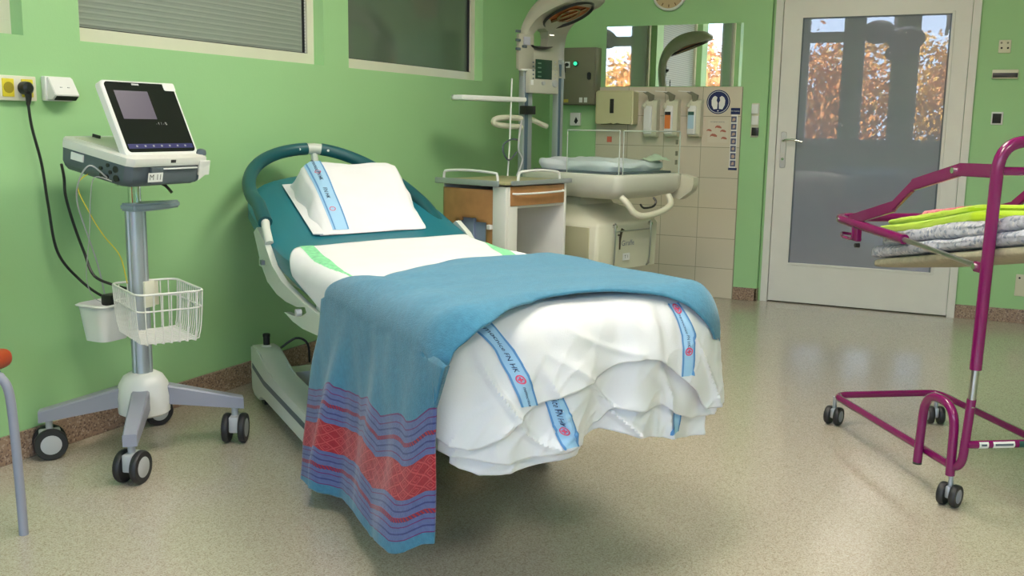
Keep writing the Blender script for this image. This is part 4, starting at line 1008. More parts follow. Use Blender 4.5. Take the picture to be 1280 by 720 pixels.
# switches on the pier
sw = thing('switch_panel', 'column of two white light switches and a black socket on the green pier', 'switch', on_y(943.5, 152, YB))
a = on_y(938, 171.5, YB); b = on_y(950, 129, YB); m = MB(); m.bx((a.x, YB-.008, a.z), (b.x, YB, b.z), .003); obj('frame', m, M_cream, sw)  # darker cream frame paints the shading lines between the rockers
for y0, y1, mt, nm in ((130.5, 142, M_wplas, 'rocker'), (145, 156, M_wplas, 'rocker'), (159.5, 169.5, M_bplas, 'black_socket')):
    a = on_y(939.5, y1, YB-.01); b = on_y(948.5, y0, YB-.01); m = MB(); m.bx((a.x, YB-.022, a.z), (b.x, YB-.008, b.z), .0015); obj(nm, m, mt, sw)
# fittings right of the door
s4 = face('wall_outlet', 1247.5, 1264.5, 50, 66.5, .014, M_cream, Y=YD, label='cream wall outlet with four small holes, high up right of the door', cat='outlet')
for x in (1252, 1260):
    for y in (53.5, 60): c = on_y(x, y, YD-.0145); m = MB(); m.cyl(c, c-Vector((0, .001, 0)), .006, n=12); obj('hole', m, M_dark if y > 57 else M_cabinet, s4, smooth=False)
s5 = face('wall_reader', 1239.5, 1273.5, 87, 98.5, .020, M_cream, Y=YD, label='flat cream wall unit with a wide black window right of the door', cat='wall unit')
a = on_y(1240.5, 97, YD-.02); b = on_y(1272.5, 91, YD-.02); m = MB(); m.bx((a.x, YD-.022, a.z), (b.x, YD-.018, b.z), .001); obj('dark_window', m, M_bplas, s5)
s6 = face('light_switch', 1238, 1254.5, 140, 156, .012, M_wplas, Y=YD, label='white-framed black switch right of the door', cat='switch')
a = on_y(1240, 154, YD-.012); b = on_y(1252, 142, YD-.012); m = MB(); m.bx((a.x, YD-.015, a.z), (b.x, YD-.010, b.z), .001); obj('black_insert', m, M_dark, s6)
s7 = face('blanking_plate', 1267.5, 1290, 344, 369.5, .010, M_cream, Y=YD, label='cream blanking plate low on the wall right of the door', cat='wall plate')
c = on_y(1274.5, 347.5, YD-.0105); m = MB(); m.cyl(c, c-Vector((0, .002, 0)), .006, n=12); obj('screw', m, M_dark, s7)

# ================================================================== BEDSIDE CABINET
KA = radians(-15.4); K0 = Vector((-2.21, 4.52, 0)); k1 = Vector((-cos(KA), -sin(KA), 0)); k2 = Vector((-sin(KA), cos(KA), 0))
KS = .962
def kz(z): return CAMH+(z-CAMH)*KS if z > .3 else z*(CAMH-.85*KS)/.3
K0 = K0*KS
def K(u, v, z): return K0+(k1*u+k2*v)*KS+Vector((0, 0, kz(z)))
KR = Matrix(((k1.x, k2.x, 0), (k1.y, k2.y, 0), (0, 0, 1)))
def kbox(m, u0, u1, v0, v1, z0, z1, bev=0.): c = K((u0+u1)/2, (v0+v1)/2, 0); c.z = (kz(z0)+kz(z1))/2; m.box(c, ((u1-u0)*KS, (v1-v0)*KS, kz(z1)-kz(z0)), KR, bev); return m
bc = thing('bedside_cabinet', 'beech and cream wheeled bedside cabinet with metal rails behind the bed', 'cabinet', K(.25, .26, 0), KA)
m = MB(); kbox(m, .0, .09, .005, .028, .07, .835, .003); kbox(m, .0, .02, .028, .10, .07, .835, .003); obj('front_post', m, M_white, bc)
obj('side_panel', kbox(MB(), .0, .46, .49, .51, .07, .845, .003), M_white, bc)
obj('side_panel', kbox(MB(), .46, .475, .03, .50, .07, .845, .003), M_white, bc)
m = MB()
def oak(u, v):
    uu = lerp(.09, .455, u); bow = .02*sin(pi*u); return K(uu, .02-bow, lerp(.36, .815, v)) 
NU = 24
for i in range(NU):
    for j in range(24):
        uc, vc = (i+.5)/NU, (j+.5)/24
        if .14 < uc < .72 and .30 < vc < .655-.06*abs(uc-.43): continue
        m.bm.faces.new([m.V(oak(a/NU, b/24)) for a, b in ((i, j), (i+1, j), (i+1, j+1), (i, j+1))])
bmesh.ops.remove_doubles(m.bm, verts=m.bm.verts, dist=1e-5)
L(obj('door', m, M_oak, bc, solid=.016, solid_off=0), 'beech door with a cut-out')
m = MB(); kbox(m, .15, .36, .035, .045, .50, .66); kbox(m, .24, .245, .02, .04, .50, .66); obj('niche_lining', m, mat('niche_blue', (.35, .42, .62), .5), bc, smooth=False)
m = MB(); kbox(m, .09, .18, -.004, .012, .455, .50, .004); obj('door_bumper', m, M_wplas, bc)
for u in (.105, .44): m = MB(); kbox(m, u-.012, u+.012, -.012, .012, .61, .635, .003); obj('hinge', m, M_wplas, bc)
# drawer on the face towards the warmer
m = MB(); kbox(m, -.004, .012, .04, .485, .735, .835, .002); dw = obj('drawer', m, M_oak, bc)
m = MB(); m.tube(smoothpath([K(-.004, .055, .80), K(-.022, .08, .798), K(-.026, .26, .797), K(-.022, .44, .800), K(-.004, .47, .803)], 5), .0055, 10); L(obj('handle', m, M_wplas, dw), 'white bar handle')
m = MB(); kbox(m, .01, .46, .04, .49, .72, .735); obj('divider', m, M_white, bc, smooth=False)
m = MB(); kbox(m, .0, .47, .02, .50, .07, .10, .003); obj('bottom_board', m, M_white, bc)
m = MB(); kbox(m, -.012, .49, -.012, .53, .845, .858, .003); obj('table_top', m, M_ply, bc)
m = MB(); kbox(m, .03, .49, -.022, -.008, .835, .866, .004); kbox(m, -.022, -.008, .03, .53, .842, .866, .004); obj('top_edging', m, M_alu, bc)
m = MB(); m.tube(smoothpath([K(.04, -.012, .85), K(.045, -.012, .893), K(.07, -.012, .905), K(.25, -.012, .912), K(.40, -.012, .905), K(.425, -.012, .893), K(.43, -.012, .86)], 5), .007, 10); obj('rail', m, M_wplas, bc)
m = MB(); m.tube(smoothpath([K(-.0, .10, .86), K(-.0, .105, .895), K(-.0, .13, .91), K(-.0, .27, .915), K(-.0, .41, .905), K(-.0, .44, .892), K(-.0, .445, .86)], 5), .007, 10); obj('rail', m, M_wplas, bc)
for u, v in ((.05, .05), (.42, .05), (.05, .45), (.42, .45)): twin_caster(bc, K(u, v, 0), k1, r=.035, gap=.02, w=.014, stem=.07)

# ================================================================== RADIANT WARMER
WA = radians(-18.6); W0 = Vector((-1.94, 5.49, 0)); wb = Vector((cos(WA), sin(WA), 0)); wa = Vector((-sin(WA), cos(WA), 0))
WR = Matrix(((wb.x, wa.x, 0), (wb.y, wa.y, 0), (0, 0, 1)))
WS = .902
W0 = Vector((-1.94*WS, 5.49*WS, 0))
def wz(z): return CAMH+(z-CAMH)*WS if z > .3 else z*1.2779
def W(b, a, z): return W0+(wb*b+wa*a)*WS+Vector((0, 0, wz(z)))
def wbox(m, b0, b1, a0, a1, z0, z1, bev=0.):
    za, zb = wz(z0), wz(z1); c = W((b0+b1)/2, (a0+a1)/2, 1); c.z = (za+zb)/2
    m.box(c, (abs(b1-b0)*WS, abs(a1-a0)*WS, abs(zb-za)), WR, bev); return m
def wpix(x, y, b=-.82): return on(x, y, W(b, 0, 0), wb)
def wl(x, y, b=-.82):
    """local (b, a, z) of the point seen at a pixel, on the plane b = const"""
    p = wpix(x, y, b); return Vector((b, (p-W0).dot(wa)/WS, CAMH+(p.z-CAMH)/WS))
wm = thing('infant_warmer', 'tall cream infant radiant warmer with arched heater hood in the back corner', 'warmer', W(-.4, .3, 0), WA)
for a_, ww in ((.10, .085), (.415, .06)):
    m = MB(); wbox(m, -.89, -.84, a_-ww/2, a_+ww/2, .25, 1.58, .008); p_ = L(obj('post', m, M_alu, wm), 'aluminium upright')
    m = MB(); wbox(m, -.845, -.836, a_-ww*.38, a_-ww*.05, .3, 1.55); L(obj('channel', m, mat('blue_grey_channel', (.09, .14, .19), .4), p_, smooth=False), 'dark blue-grey channel')
# arch hood
AP = [(-.885, 1.46), (-.905, 1.60), (-.905, 1.70), (-.88, 1.80), (-.82, 1.885), (-.73, 1.945), (-.62, 1.975), (-.52, 1.975), (-.44, 1.945)]
AI = [(-.835, 1.46), (-.845, 1.58), (-.845, 1.67), (-.82, 1.75), (-.76, 1.81), (-.68, 1.85), (-.60, 1.878), (-.52, 1.900), (-.45, 1.915)]
so_ = smoothpath([(b, 0, z) for b, z in AP], 4); si_ = smoothpath([(b, 0, z) for b, z in AI], 4); n_ = len(so_)
def aw(i):      # half width along a
    u = i/(n_-1); return interp([(0, .205), (.3, .205), (.6, .195), (.85, .18), (.95, .14), (1, .08)], u)
m = MB(); R = []
AC = .26
for i in range(n_):
    h_ = aw(i); o, q = so_[i], si_[i]; r_ = .03
    pts = [(o, -h_+r_), (o, h_-r_), (o.lerp(q, .3), h_), (o.lerp(q, .7), h_), (q, h_-r_*.6), (q, -h_+r_*.6), (o.lerp(q, .7), -h_), (o.lerp(q, .3), -h_)]
    R.append([m.V(W(p.x, AC+a_, p.z)) for p, a_ in pts])
HOLE = (3, 9)
for i in range(n_-1):
    for k in range(8):
        m.bm.faces.new((R[i][k], R[i][(k+1) % 8], R[i+1][(k+1) % 8], R[i+1][k]))
m.bm.faces.new(R[0][::-1]); m.bm.faces.new(R[-1])
hood = obj('hood', m, M_lamphouse, wm, ang=50)
# arched opening seen against the wall: cut with a boolean
ct = MB(); cp_ = wpix(673, 46, -.86); hw_ = .075
oc = [W(-.95, q.y, q.z) for q in (wl(x, y, -.845) for x, y in ((663, 57), (684, 59), (684.5, 48), (682, 40), (676, 36), (669, 36), (665, 43)))]
ct.prism(oc, wb*.16)
cut = bpy.data.meshes.new('cut'); bmesh.ops.recalc_face_normals(ct.bm, faces=ct.bm.faces); ct.bm.to_mesh(cut); ct.bm.free(); co = bpy.data.objects.new('cut', cut); C.objects.link(co)
bo = hood.modifiers.new('opening', 'BOOLEAN'); bo.operation = 'DIFFERENCE'; bo.object = co; bo.solver = 'EXACT'
dg = bpy.context.evaluated_depsgraph_get(); dg.update(); nm_ = bpy.data.meshes.new_from_object(hood.evaluated_get(dg)); hood.modifiers.clear(); hood.data = nm_; bpy.data.objects.remove(co)
m = MB(); m.grid(lambda u, v: (lambda q: W(-.845+.03*sin(pi*v), q.y, q.z))(wl(lerp(662, 687, u), lerp(56.5, 58.5, u)+v*5.5*sin(pi*u)**.5, -.845)), 16, 4); obj('opening_lip', m, M_bplas, wm, solid=.006)
m = MB(); q = wl(689, 42, -.835); c = W(-.835, q.y, q.z); m.lathe([(.024, 0), (.024, .006), (.02, .008)], c, wb-Vector((0, 0, .4)), 24); obj('pale_disc', m, mat('glowing_pale_disc', (.9, .9, .8), .3, emit=(1, .97, .85), estr=2.5), wm)  # small pale disc with its own emission, set on the hood
# heater under the hood
hc = W(-.655, AC, 1.848)
m = MB()
for (r0, r1, mt) in ((.0, 0, 0),): pass
def hell(r, u, z): return hc+(wb*.93+Vector((0, 0, .36)))*(r*1.05*cos(2*pi*u))+wa*(r*.80*sin(2*pi*u))+(Vector((0, 0, .93))-wb*.36)*z
m = MB(); m.grid(lambda u, v: hell(lerp(.165, .145, v), u, -.002-.014*sin(pi*v)), 40, 4, cu=True); ht = obj('heater_rim', m, M_bplas, wm)
m = MB(); m.grid(lambda u, v: hell(.145*(1-v*.98), u, .004+.05*v*0), 40, 5, cu=True); L(obj('heater_dish', m, M_copper, ht), 'copper-orange heater dish')
m = MB(); m.tube([hell(.07, k/20, -.006) for k in range(20)], .008, 8, closed=True); m.tube([hell(.11, .1, -.006), hell(.11, .6, -.006)], .009, 8); obj('heater_element', m, M_reflect, ht)
# control panel between the posts
m = MB(); a0 = wl(662, 116, -.80); a1 = wl(699, 71, -.80)
A0, A1 = a0.y, a1.y
wbox(m, -.87, -.80, A0, A1, a0.z, 1.505, .006); cp = obj('control_panel', m, mat('panel_shell', (.52, .51, .43), .4), wm)
q0 = wl(669, 98.5, -.80); q1 = wl(690, 75.5, -.80); m = MB(); wbox(m, -.802, -.797, q0.y, q1.y, q0.z, q1.z, .002); sc_ = L(obj('panel_screen', m, mat('green_lcd', (.02, .055, .035), .25), cp), 'dark green display')
m = MB()
for k in range(4): 
    q = wl(674, 79+k*5.5, -.796); wbox(m, -.7965, -.7958, q.y-.012, q.y+.02, q.z-.004, q.z+.004)
obj('readout', m, mat('lcd_text', (.12, .22, .15), .4), sc_, smooth=False)
for x in (666.5, 694):
    for k in range(5): q = wl(x, 78+k*5, -.80); m = MB(); wbox(m, -.801, -.796, q.y-.006, q.y+.006, q.z-.005, q.z+.005, .001); obj('button', m, M_dgrey if x < 670 else M_lgrey, cp)
for x, y, r_ in ((678.5, 104, .012), (693, 104.5, .022)): q = wpix(x, y, -.80); m = MB(); m.lathe([(r_, 0), (r_*.9, .012), (r_*.5, .014)], q, wb, 20); obj('knob', m, M_lgrey, cp)
q = wl(665, 103, -.80); m = MB(); wbox(m, -.801, -.797, q.y-.012, q.y+.012, q.z-.016, q.z+.016, .001); obj('panel_tag', m, M_paper, cp)
# gas panel above the near post
m = MB(); wbox(m, -.86, -.835, .0, .14, 1.50, 1.72, .004); gp = obj('gas_panel', m, M_lamphouse, wm)
for k, (x, y) in enumerate(((648, 39), (648, 50), (648, 61), (656, 58))): q = wl(x, y, -.83); m = MB(); wbox(m, -.838, -.826, q.y-.02, q.y+.02, q.z-.008, q.z+.008, .002); obj('gas_valve', m, M_dgrey, gp)
q = wl(659, 51, -.83); m = MB(); wbox(m, -.836, -.830, q.y-.03, q.y+.03, q.z-.025, q.z+.025); L(obj('instruction_label', m, mat('pale_violet_label', (.42, .42, .50), .6), gp, smooth=False), 'pale printed label')
m = MB(); wbox(m, -.86, -.82, .02, .19, 1.492, 1.503, .002); obj('shelf_bracket', m, M_wplas, wm)
# side shelf reaching towards the camera and the cream handles
e0 = wl(574, 124.5, -.80); e1 = wl(656, 126, -.80); sh0, sh1 = e0.y, e1.y; zz = e1.z
m = MB(); pr = [(-.97, sh1), (-.97, sh0+.18), (-.93, sh0+.05), (-.86, sh0), (-.79, sh0+.02), (-.78, sh0+.1), (-.78, sh1)]
m.prism([W(b, a, zz-.008) for b, a in pr if True], (0, 0, .026)); bmesh.ops.bevel(m.bm, geom=m.bm.edges[:], offset=.005, segments=2, affect='EDGES'); obj('side_shelf', m, M_wplas, wm)
m = MB(); wbox(m, -.86, -.80, .04, .13, zz-.085, zz-.03, .004); obj('clamp', m, M_bplas, wm)
h_ = [wpix(x, y, -.86) for x, y in ((658, 149), (640, 147), (622, 148), (617, 152), (622, 156), (640, 158), (656, 159))]
m = MB(); m.tube(smoothpath(h_, 5), .016, 10); obj('push_handle', m, M_cream, wm)
h_ = [wpix(x, y, -.86) for x, y in ((660, 149), (668, 151), (676, 155), (683, 158))]
m = MB(); m.tube(smoothpath(h_, 5), .016, 10); obj('push_handle', m, M_cream, wm)
# hoses at the near post
m = MB(); m.tube(smoothpath([wpix(640, 98, -.80), wpix(639, 125, -.80), wpix(637, 180, -.80), wpix(634, 228, -.80)], 5), .005, 8); L(obj('hose', m, M_wplas, wm), 'white hose')
m = MB(); m.tube(smoothpath([wpix(648, 175, -.80), wpix(640, 174, -.78), wpix(630, 180, -.77), wpix(629, 190, -.77), wpix(636, 200, -.78), wpix(646, 190, -.80)], 5), .005, 8); obj('hose', m, M_dgrey, wm)
m = MB(); m.tube(smoothpath([wpix(652, 150, -.79), wpix(648, 185, -.78), wpix(653, 200, -.78), wpix(646, 220, -.79)], 5), .006, 8); obj('hose', m, M_lgrey, wm)
# bed tray
TB = [(-.80, .02), (-.74, -.02), (-.04, -.02), (.0, .0), (.01, .05), (.02, .31), (.01, .57), (.0, .62), (-.04, .64), (-.74, .64), (-.80, .60)]
m = MB(); R = []
for z, s_, db in ((.715, .72, -.02), (.745, .93, 0), (.775, 1.0, 0), (.845, 1.01, 0), (.860, 1.0, 0), (.866, .985, 0)):
    R.append([m.V(W(-.39+(b+.39)*s_+db, .31+(a-.31)*s_, z-(.0 if b > -.3 else .0))) for b, a in TB])
N = len(TB); m.bm.faces.new(R[0][::-1]); m.bm.faces.new(R[-1])
for i in range(len(R)-1):
    for k in range(N): m.bm.faces.new((R[i][k], R[i][(k+1) % N], R[i+1][(k+1) % N], R[i+1][k]))
obj('tray', m, mat('tray_shell', (.60, .60, .52), .35), wm, ang=50)
m = MB(); m.prism([W(.0, .62, .70), W(.10, .60, .76), W(.14, .56, .80), W(.14, .56, .845), W(.0, .62, .86), W(-.1, .64, .86), W(-.1, .64, .72)], wa*.05); obj('tray_wing', m, M_cream, wm, ang=50)
m = MB(); wbox(m, -.72, -.05, .03, .59, .866, .880, .003); obj('mattress_base', m, M_dgrey, wm)
for nm, pts in (('side_wall', [(-.42, .012), (-.015, .012)]), ('front_wall', [(.0, .03), (.0, .60)])):
    (b0, a0), (b1, a1) = pts; d_ = (wa if nm == 'side_wall' else wb)*.006
    z1 = 1.125; m = MB(); m.prism([W(b0, a0, .862), W(b1, a1, .862), W(b1, a1, z1), W(b0, a0, z1)], d_); L(obj(nm, m, M_clear, wm, smooth=False), 'clear acrylic wall')
    e = MB(); e.tube([W(b0, a0, z1), W(b1, a1, z1)], .0035, 6); e.tube([W(b1, a1, z1), W(b1, a1, .862)], .0035, 6); e.tube([W(b0, a0, z1), W(b0, a0, .862)], .003, 6); L(obj('wall_edge', e, mat('acrylic_edge', (.50, .55, .50), .2), wm), 'pale polished acrylic edge')
q = W(-.09, .008, 1.075); m = MB(); m.box(q, (.03, .004, .03), WR); obj('red_mark', m, mat('small_red_mark', (.35, .08, .05), .5), wm, smooth=False)
for k, z in enumerate((1.06, .99, .935)): m = MB(); m.box(W(.006, .56, z), (.004, .02, .026), WR); obj('wall_marking', m, M_cabinet, wm, smooth=False)
# handle and drawer case below
m = MB(); m.tube(smoothpath([W(-.02, .05, .735), W(.02, .06, .70), W(.05, .09, .645), W(.07, .16, .625), W(.07, .32, .64), W(.06, .44, .68), W(.02, .47, .735)], 5), .018, 12); obj('front_handle', m, M_cream, wm)
m = MB(); m.tube(smoothpath([W(.01, .20, .69), W(.03, .21, .668), W(.03, .30, .672), W(.03, .33, .70), W(.01, .33, .725)], 4), .006, 8); obj('release_lever', m, M_bplas, wm)
m = MB(); R = []
for z, b0, b1, a0, a1 in ((.28, -.72, -.16, .0, .62), (.545, -.72, -.15, .0, .62), (.572, -.70, -.165, .015, .605), (.66, -.62, -.42, .12, .50), (.74, -.6, -.45, .18, .44)):
    R.append([m.V(W(b, a, z)) for b, a in ((b0, a0), (b1-.02, a0), (b1, a0+.02), (b1, a1-.02), (b1-.02, a1), (b0, a1))])
m.bm.faces.new(R[0][::-1]); m.bm.faces.new(R[-1])
for i in range(len(R)-1):
    for k in range(6): m.bm.faces.new((R[i][k], R[i][(k+1) % 6], R[i+1][(k+1) % 6], R[i+1][k]))
cs = obj('drawer_case', m, M_cream, wm, ang=40)
m = MB(); wbox(m, -.70, -.215, -.008, .004, .285, .54, .003); dd_ = obj('drawer', m, mat('drawer_front', (.42, .40, .26), .4), cs)
m = MB(); wbox(m, -.47, -.40, -.012, -.004, .475, .525, .004); obj('handle', m, M_cabinet, dd_)
m = MB()
for a_ in (.13, .49):
    m.tube(smoothpath([W(-.12, a_, .30), W(-.145, a_, .285), W(-.125, a_+.0, .31), W(-.118, a_, .40), W(-.118, a_, .545), W(-.135, a_+.015, .56)], 4), .005, 8)
m.tube([W(-.122, .13, .515), W(-.122, .49, .515)], .004, 8); obj('wire_rail', m, M_steel, wm)
for a_ in (.15, .51): m = MB(); m.lathe([(.010, 0), (.010, .02), (.006, .024)], W(-.15, a_, .545), wb, 14); obj('rail_knob', m, M_chrome, wm)
G0 = W(-.148, .27, .42)
def gl(x, y): return G0+wa*x+Vector((0, 0, y))
m = MB(); GP = [(-.055, -.02), (-.045, -.02), (-.042, .03), (-.030, .075), (-.018, .080), (-.012, .088), (-.025, .094), (-.038, .100), (-.046, .086), (-.055, .05)]
m.prism([gl(x, y) for x, y in GP], wb*.002); m.box(gl(-.062, .062)+wb*.001, (.002, .014, .008), WR); L(obj('animal_emblem', m, mat('brown_print', (.07, .05, .03), .6), cs, smooth=False), 'small long-necked animal emblem')
obj('brand_print', text_on('Giraffe', lambda x, y: gl(.022+x, .012+y)+wb*.002, .042), mat('grey_blue_print', (.16, .18, .26), .6), cs, smooth=False)
m = MB(); m.prism([gl(-.02, -.085), gl(.045, -.085), gl(.045, -.045), gl(-.02, -.045)], wb*.001); tg = obj('small_tag', m, M_paper, cs, smooth=False)
obj('tag_print', text_on('T 1', lambda x, y: gl(.012+x, -.065+y)+wb*.0025, .026), M_bplas, tg, smooth=False)
m = MB(); wbox(m, -.80, -.30, .20, .42, .12, .285, .02); obj('pedestal', m, M_cream, wm)
for a_ in (.02, .56): m = MB(); wbox(m, -.88, -.02, a_, a_+.06, .09, .13, .01); obj('base_leg', m, M_cream, wm)
m = MB(); wbox(m, -.55, -.45, .06, .60, .09, .12, .01); obj('base_leg', m, M_cream, wm)
for b_ in (-.82, -.06):
    for a_ in (.05, .59): twin_caster(wm, W(b_, a_, 0), wb, r=.045, gap=.024, w=.018, stem=.10)
# warmer mattress under a white-blue cover
def wmat(u, v):
    a = 2*pi*u; e = 6; rr_ = (abs(cos(a))**e+abs(sin(a))**e)**(-1/e)
    h = interp([(0, 0), (.12, .5), (.3, .92), (.45, 1), (1, 1.02)], v); s_ = interp([(0, .97), (.12, 1.02), (.3, 1.0), (.45, .94), (1, 0)], v)
    b, q = -.40+.335*cos(a)*rr_*s_, .31+.265*sin(a)*rr_*s_
    p = W(b, q, .881+.062*h); nz = noise.noise(p*9)*.012+noise.noise(p*25)*.005
    return p+Vector((0, 0, nz*min(1, h*2)))+(wb*cos(a)+wa*sin(a))*noise.noise(p*14+Vector((3, 3, 3)))*.014*(1-v)
m = MB(); m.grid(wmat, 90, 26, cu=True); obj('warmer_mattress', m, mat('pale_blue_cover', (.70, .74, .80), .6), label='low infant mattress in a crumpled white-blue cover on the radiant warmer tray', cat='mattress', origin=W(-.4, .31, .88))
for q in ((-.10, .50),):
    m = MB(); m.grid(lambda u, v: W(-.09+.09*cos(2*pi*u)*(1-v), .47+.10*sin(2*pi*u)*(1-v), .948+.035*v+.012*noise.noise(Vector((u*8, v*6, 1)))), 24, 8, cu=True); obj('folded_cloth', m, mat('pale_green_cloth', (.50, .60, .46), .8), label='small crumpled pale green cloth on the far right of the warmer mattress', cat='cloth', origin=W(-.1, .46, .95))

# ================================================================== CRIB TROLLEY (right)
cv = Vector((.536, -.844, 0)).normalized(); cwv = Vector((-cv.y, cv.x, 0)); cO = Vector((-.469, 3.937, 0))
def R3(l, w_, z): return cO+cv*l+cwv*w_+Vector((0, 0, z))
def cpx(x, y, w_=0.): return on(x, y, cO+cwv*w_, cwv)
cr = thing('crib_trolley', 'magenta tubular baby crib trolley on black casters at the right', 'crib', R3(.42, .22, 0), math.atan2(cv.y, cv.x))
WC = .44
def corner(pts, r=.05, k=5):
    P = [Vector(p) for p in pts]; out = [P[0]]
    for i in range(1, len(P)-1):
        a = (P[i-1]-P[i]); b = (P[i+1]-P[i]); ra = min(r, a.length*.45); rb = min(r, b.length*.45); A = P[i]+a.normalized()*ra; Bq = P[i]+b.normalized()*rb
        for j in range(k+1):
            t = j/k; out.append(A*(1-t)**2+P[i]*2*t*(1-t)+Bq*t*t)
    out.append(P[-1]); return out
TR = .0135
m = MB(); m.tube(corner([R3(.905, 0, .36), R3(.885, 0, .125), R3(0, 0, .118), R3(-.01, WC, .118), R3(.885, WC, .125), R3(.905, WC, .36)], .06, 6), TR, 14); obj('base_tube', m, M_magenta, cr)
for w_ in (0, WC):
    m = MB(); m.tube([R3(.905, w_, .335), R3(.912, w_, .50)], .0115, 14); L(obj('telescopic_rod', m, M_steel, cr), 'bare steel section')
m = MB(); m.tube(corner([R3(.910, 0, .452), R3(.926, 0, 1.125), R3(.926, WC, 1.125), R3(.910, WC, .452)], .085, 8), .0175, 16); obj('upright_hoop', m, M_magenta, cr)
m = MB(); m.tube([R3(.90, 0, .215), R3(.90, WC, .215)], .0125, 12); cb_ = obj('crossbar', m, M_magenta, cr)
for w0_, w1_, mt, nm, lb in ((.035, .065, M_paper, 'sticker', 'square white sticker'), (.08, .15, M_paper, 'sticker', 'long white sticker'), (.165, .19, M_dgreenlab, 'sticker', 'dark green sticker')):
    m = MB(); m.grid(lambda u, v: R3(.90, lerp(w0_, w1_, u), .215)+(-cv*0+cv*cos(radians(lerp(-50, 50, v)))+Vector((0, 0, sin(radians(lerp(-50, 50, v))))))*.0132, 2, 8); s8 = L(obj(nm, m, mt, cb_), lb)
    if mt == M_paper:
        m = MB(); m.grid(lambda u, v: R3(.90, lerp(w0_+.006, w1_-.006, u), .215)+(cv*cos(radians(lerp(-8, 18, v)))+Vector((0, 0, sin(radians(lerp(-8, 18, v))))))*.0137, 2, 4); obj('print', m, M_dgrey, s8)
m = MB(); m.tube(corner([R3(.685, -.028, .085), R3(.70, -.028, .325), R3(.86, -.02, .325), R3(.845, -.01, .10)], .082, 8), .0145, 14); obj('foot_bar', m, M_magenta, cr)
m = MB(); m.cyl(R3(.685, -.028, .080), R3(.685, -.028, .088), .0146, n=14); obj('end_cap', m, M_bplas, cr)
for l_, w_, ax in ((.0, .005, (.97, -.25, 0)), (.845, -.005, (.93, -.36, 0)), (.02, WC-.02, (.95, .3, 0)), (.845, WC, (.9, .4, 0))): twin_caster(cr, R3(l_, w_, 0), ax, r=.036, gap=.018, w=.020, stem=.112, hubm=M_grey, cover=M_alu)
# cradle frame
tip = R3(-.09, .0, .812)
m = MB(); m.tube(corner([R3(.44, 0, .787), R3(-.10, 0, .812), R3(-.10, WC, .812), R3(.44, WC, .787)], .07, 7), .0175, 14); obj('cradle_rail', m, M_magenta, cr)
for w_ in (0, WC):
    m = MB(); m.tube([R3(.43, w_, .787), R3(.875, w_, .757)], .0085, 12); L(obj('steel_strut', m, M_steel, cr), 'polished steel strut')
    m = MB(); m.box(R3(.895, w_, .757), (.06, .022, .032), Matrix(((cv.x, cwv.x, 0), (cv.y, cwv.y, 0), (0, 0, 1))), .003); obj('strut_bracket', m, M_magenta, cr)
    c = R3(.873, w_-.012, .757); m = MB(); m.cyl(c-cwv*.004, c+cwv*.004, .009, n=14); obj('bolt', m, M_chrome, cr)
    PA = [(.03, .812), (.355, .893), (.468, .972), (.735, 1.036), (.92, 1.040)]
    m = MB(); hs = .020
    for (l0, z0), (l1, z1) in zip(PA, PA[1:]):
        m.prism([R3(l0-.004, w_-.008, z0-hs), R3(l1+.004, w_-.008, z1-hs), R3(l1+.004, w_-.008, z1+hs), R3(l0-.004, w_-.008, z0+hs)], cwv*.016)
    bmesh.ops.bevel(m.bm, geom=m.bm.edges[:], offset=.003, segments=2, affect='EDGES'); ab = obj('side_arm', m, M_magenta, cr)
    c = R3(.715, w_-.010, 1.032); m = MB(); m.cyl(c-cwv*.005, c+cwv*.002, .009, n=14); obj('bolt', m, M_chrome, ab)
c = R3(-.04, -.014, .810); m = MB(); m.cyl(c-cwv*.006, c+cwv*.002, .006, n=12); obj('bolt', m, M_chrome, cr)
m = MB(); m.tube([R3(.915, .0, 1.04), R3(.915, WC, 1.04)], .013, 12); obj('crossbar', m, M_magenta, cr)
m = MB(); m.tube(corner([R3(.08, -.01, .80), R3(.085, -.01, .745), R3(-.02, -.005, .745), R3(-.10, .03, .752), R3(.0, .05, .752), R3(.08, .02, .745)], .03, 4), .006, 8); m.box(R3(.09, 0, .765), (.045, .02, .05), Matrix(((cv.x, cwv.x, 0), (cv.y, cwv.y, 0), (0, 0, 1))), .003); obj('tilt_latch', m, M_magenta, cr)
m = MB(); c = R3(.125, -.012, .728); m.lathe([(.008, -.008), (.009, .008)], c, cwv, 14); obj('latch_knob', m, M_bplas, cr)
# clear acrylic walls
m = MB(); m.prism([R3(.62, .40, .76), R3(1.12, .40, .83), R3(1.12, .40, 1.055), R3(.66, .40, 1.045)], cwv*.005); L(obj('acrylic_wall', m, M_clear, cr, smooth=False), 'clear acrylic side wall')
m = MB(); m.tube([R3(.62, .40, .76), R3(.66, .40, 1.045), R3(1.12, .40, 1.055)], .004, 8); m.tube([R3(.72+.022*cos(k*pi/8), .399, .965+.022*sin(k*pi/8)) for k in range(16)], .004, 8, closed=True)
L(obj('acrylic_edge', m, mat('acrylic_shine', (.70, .76, .70), .15), cr), 'bright acrylic edge')
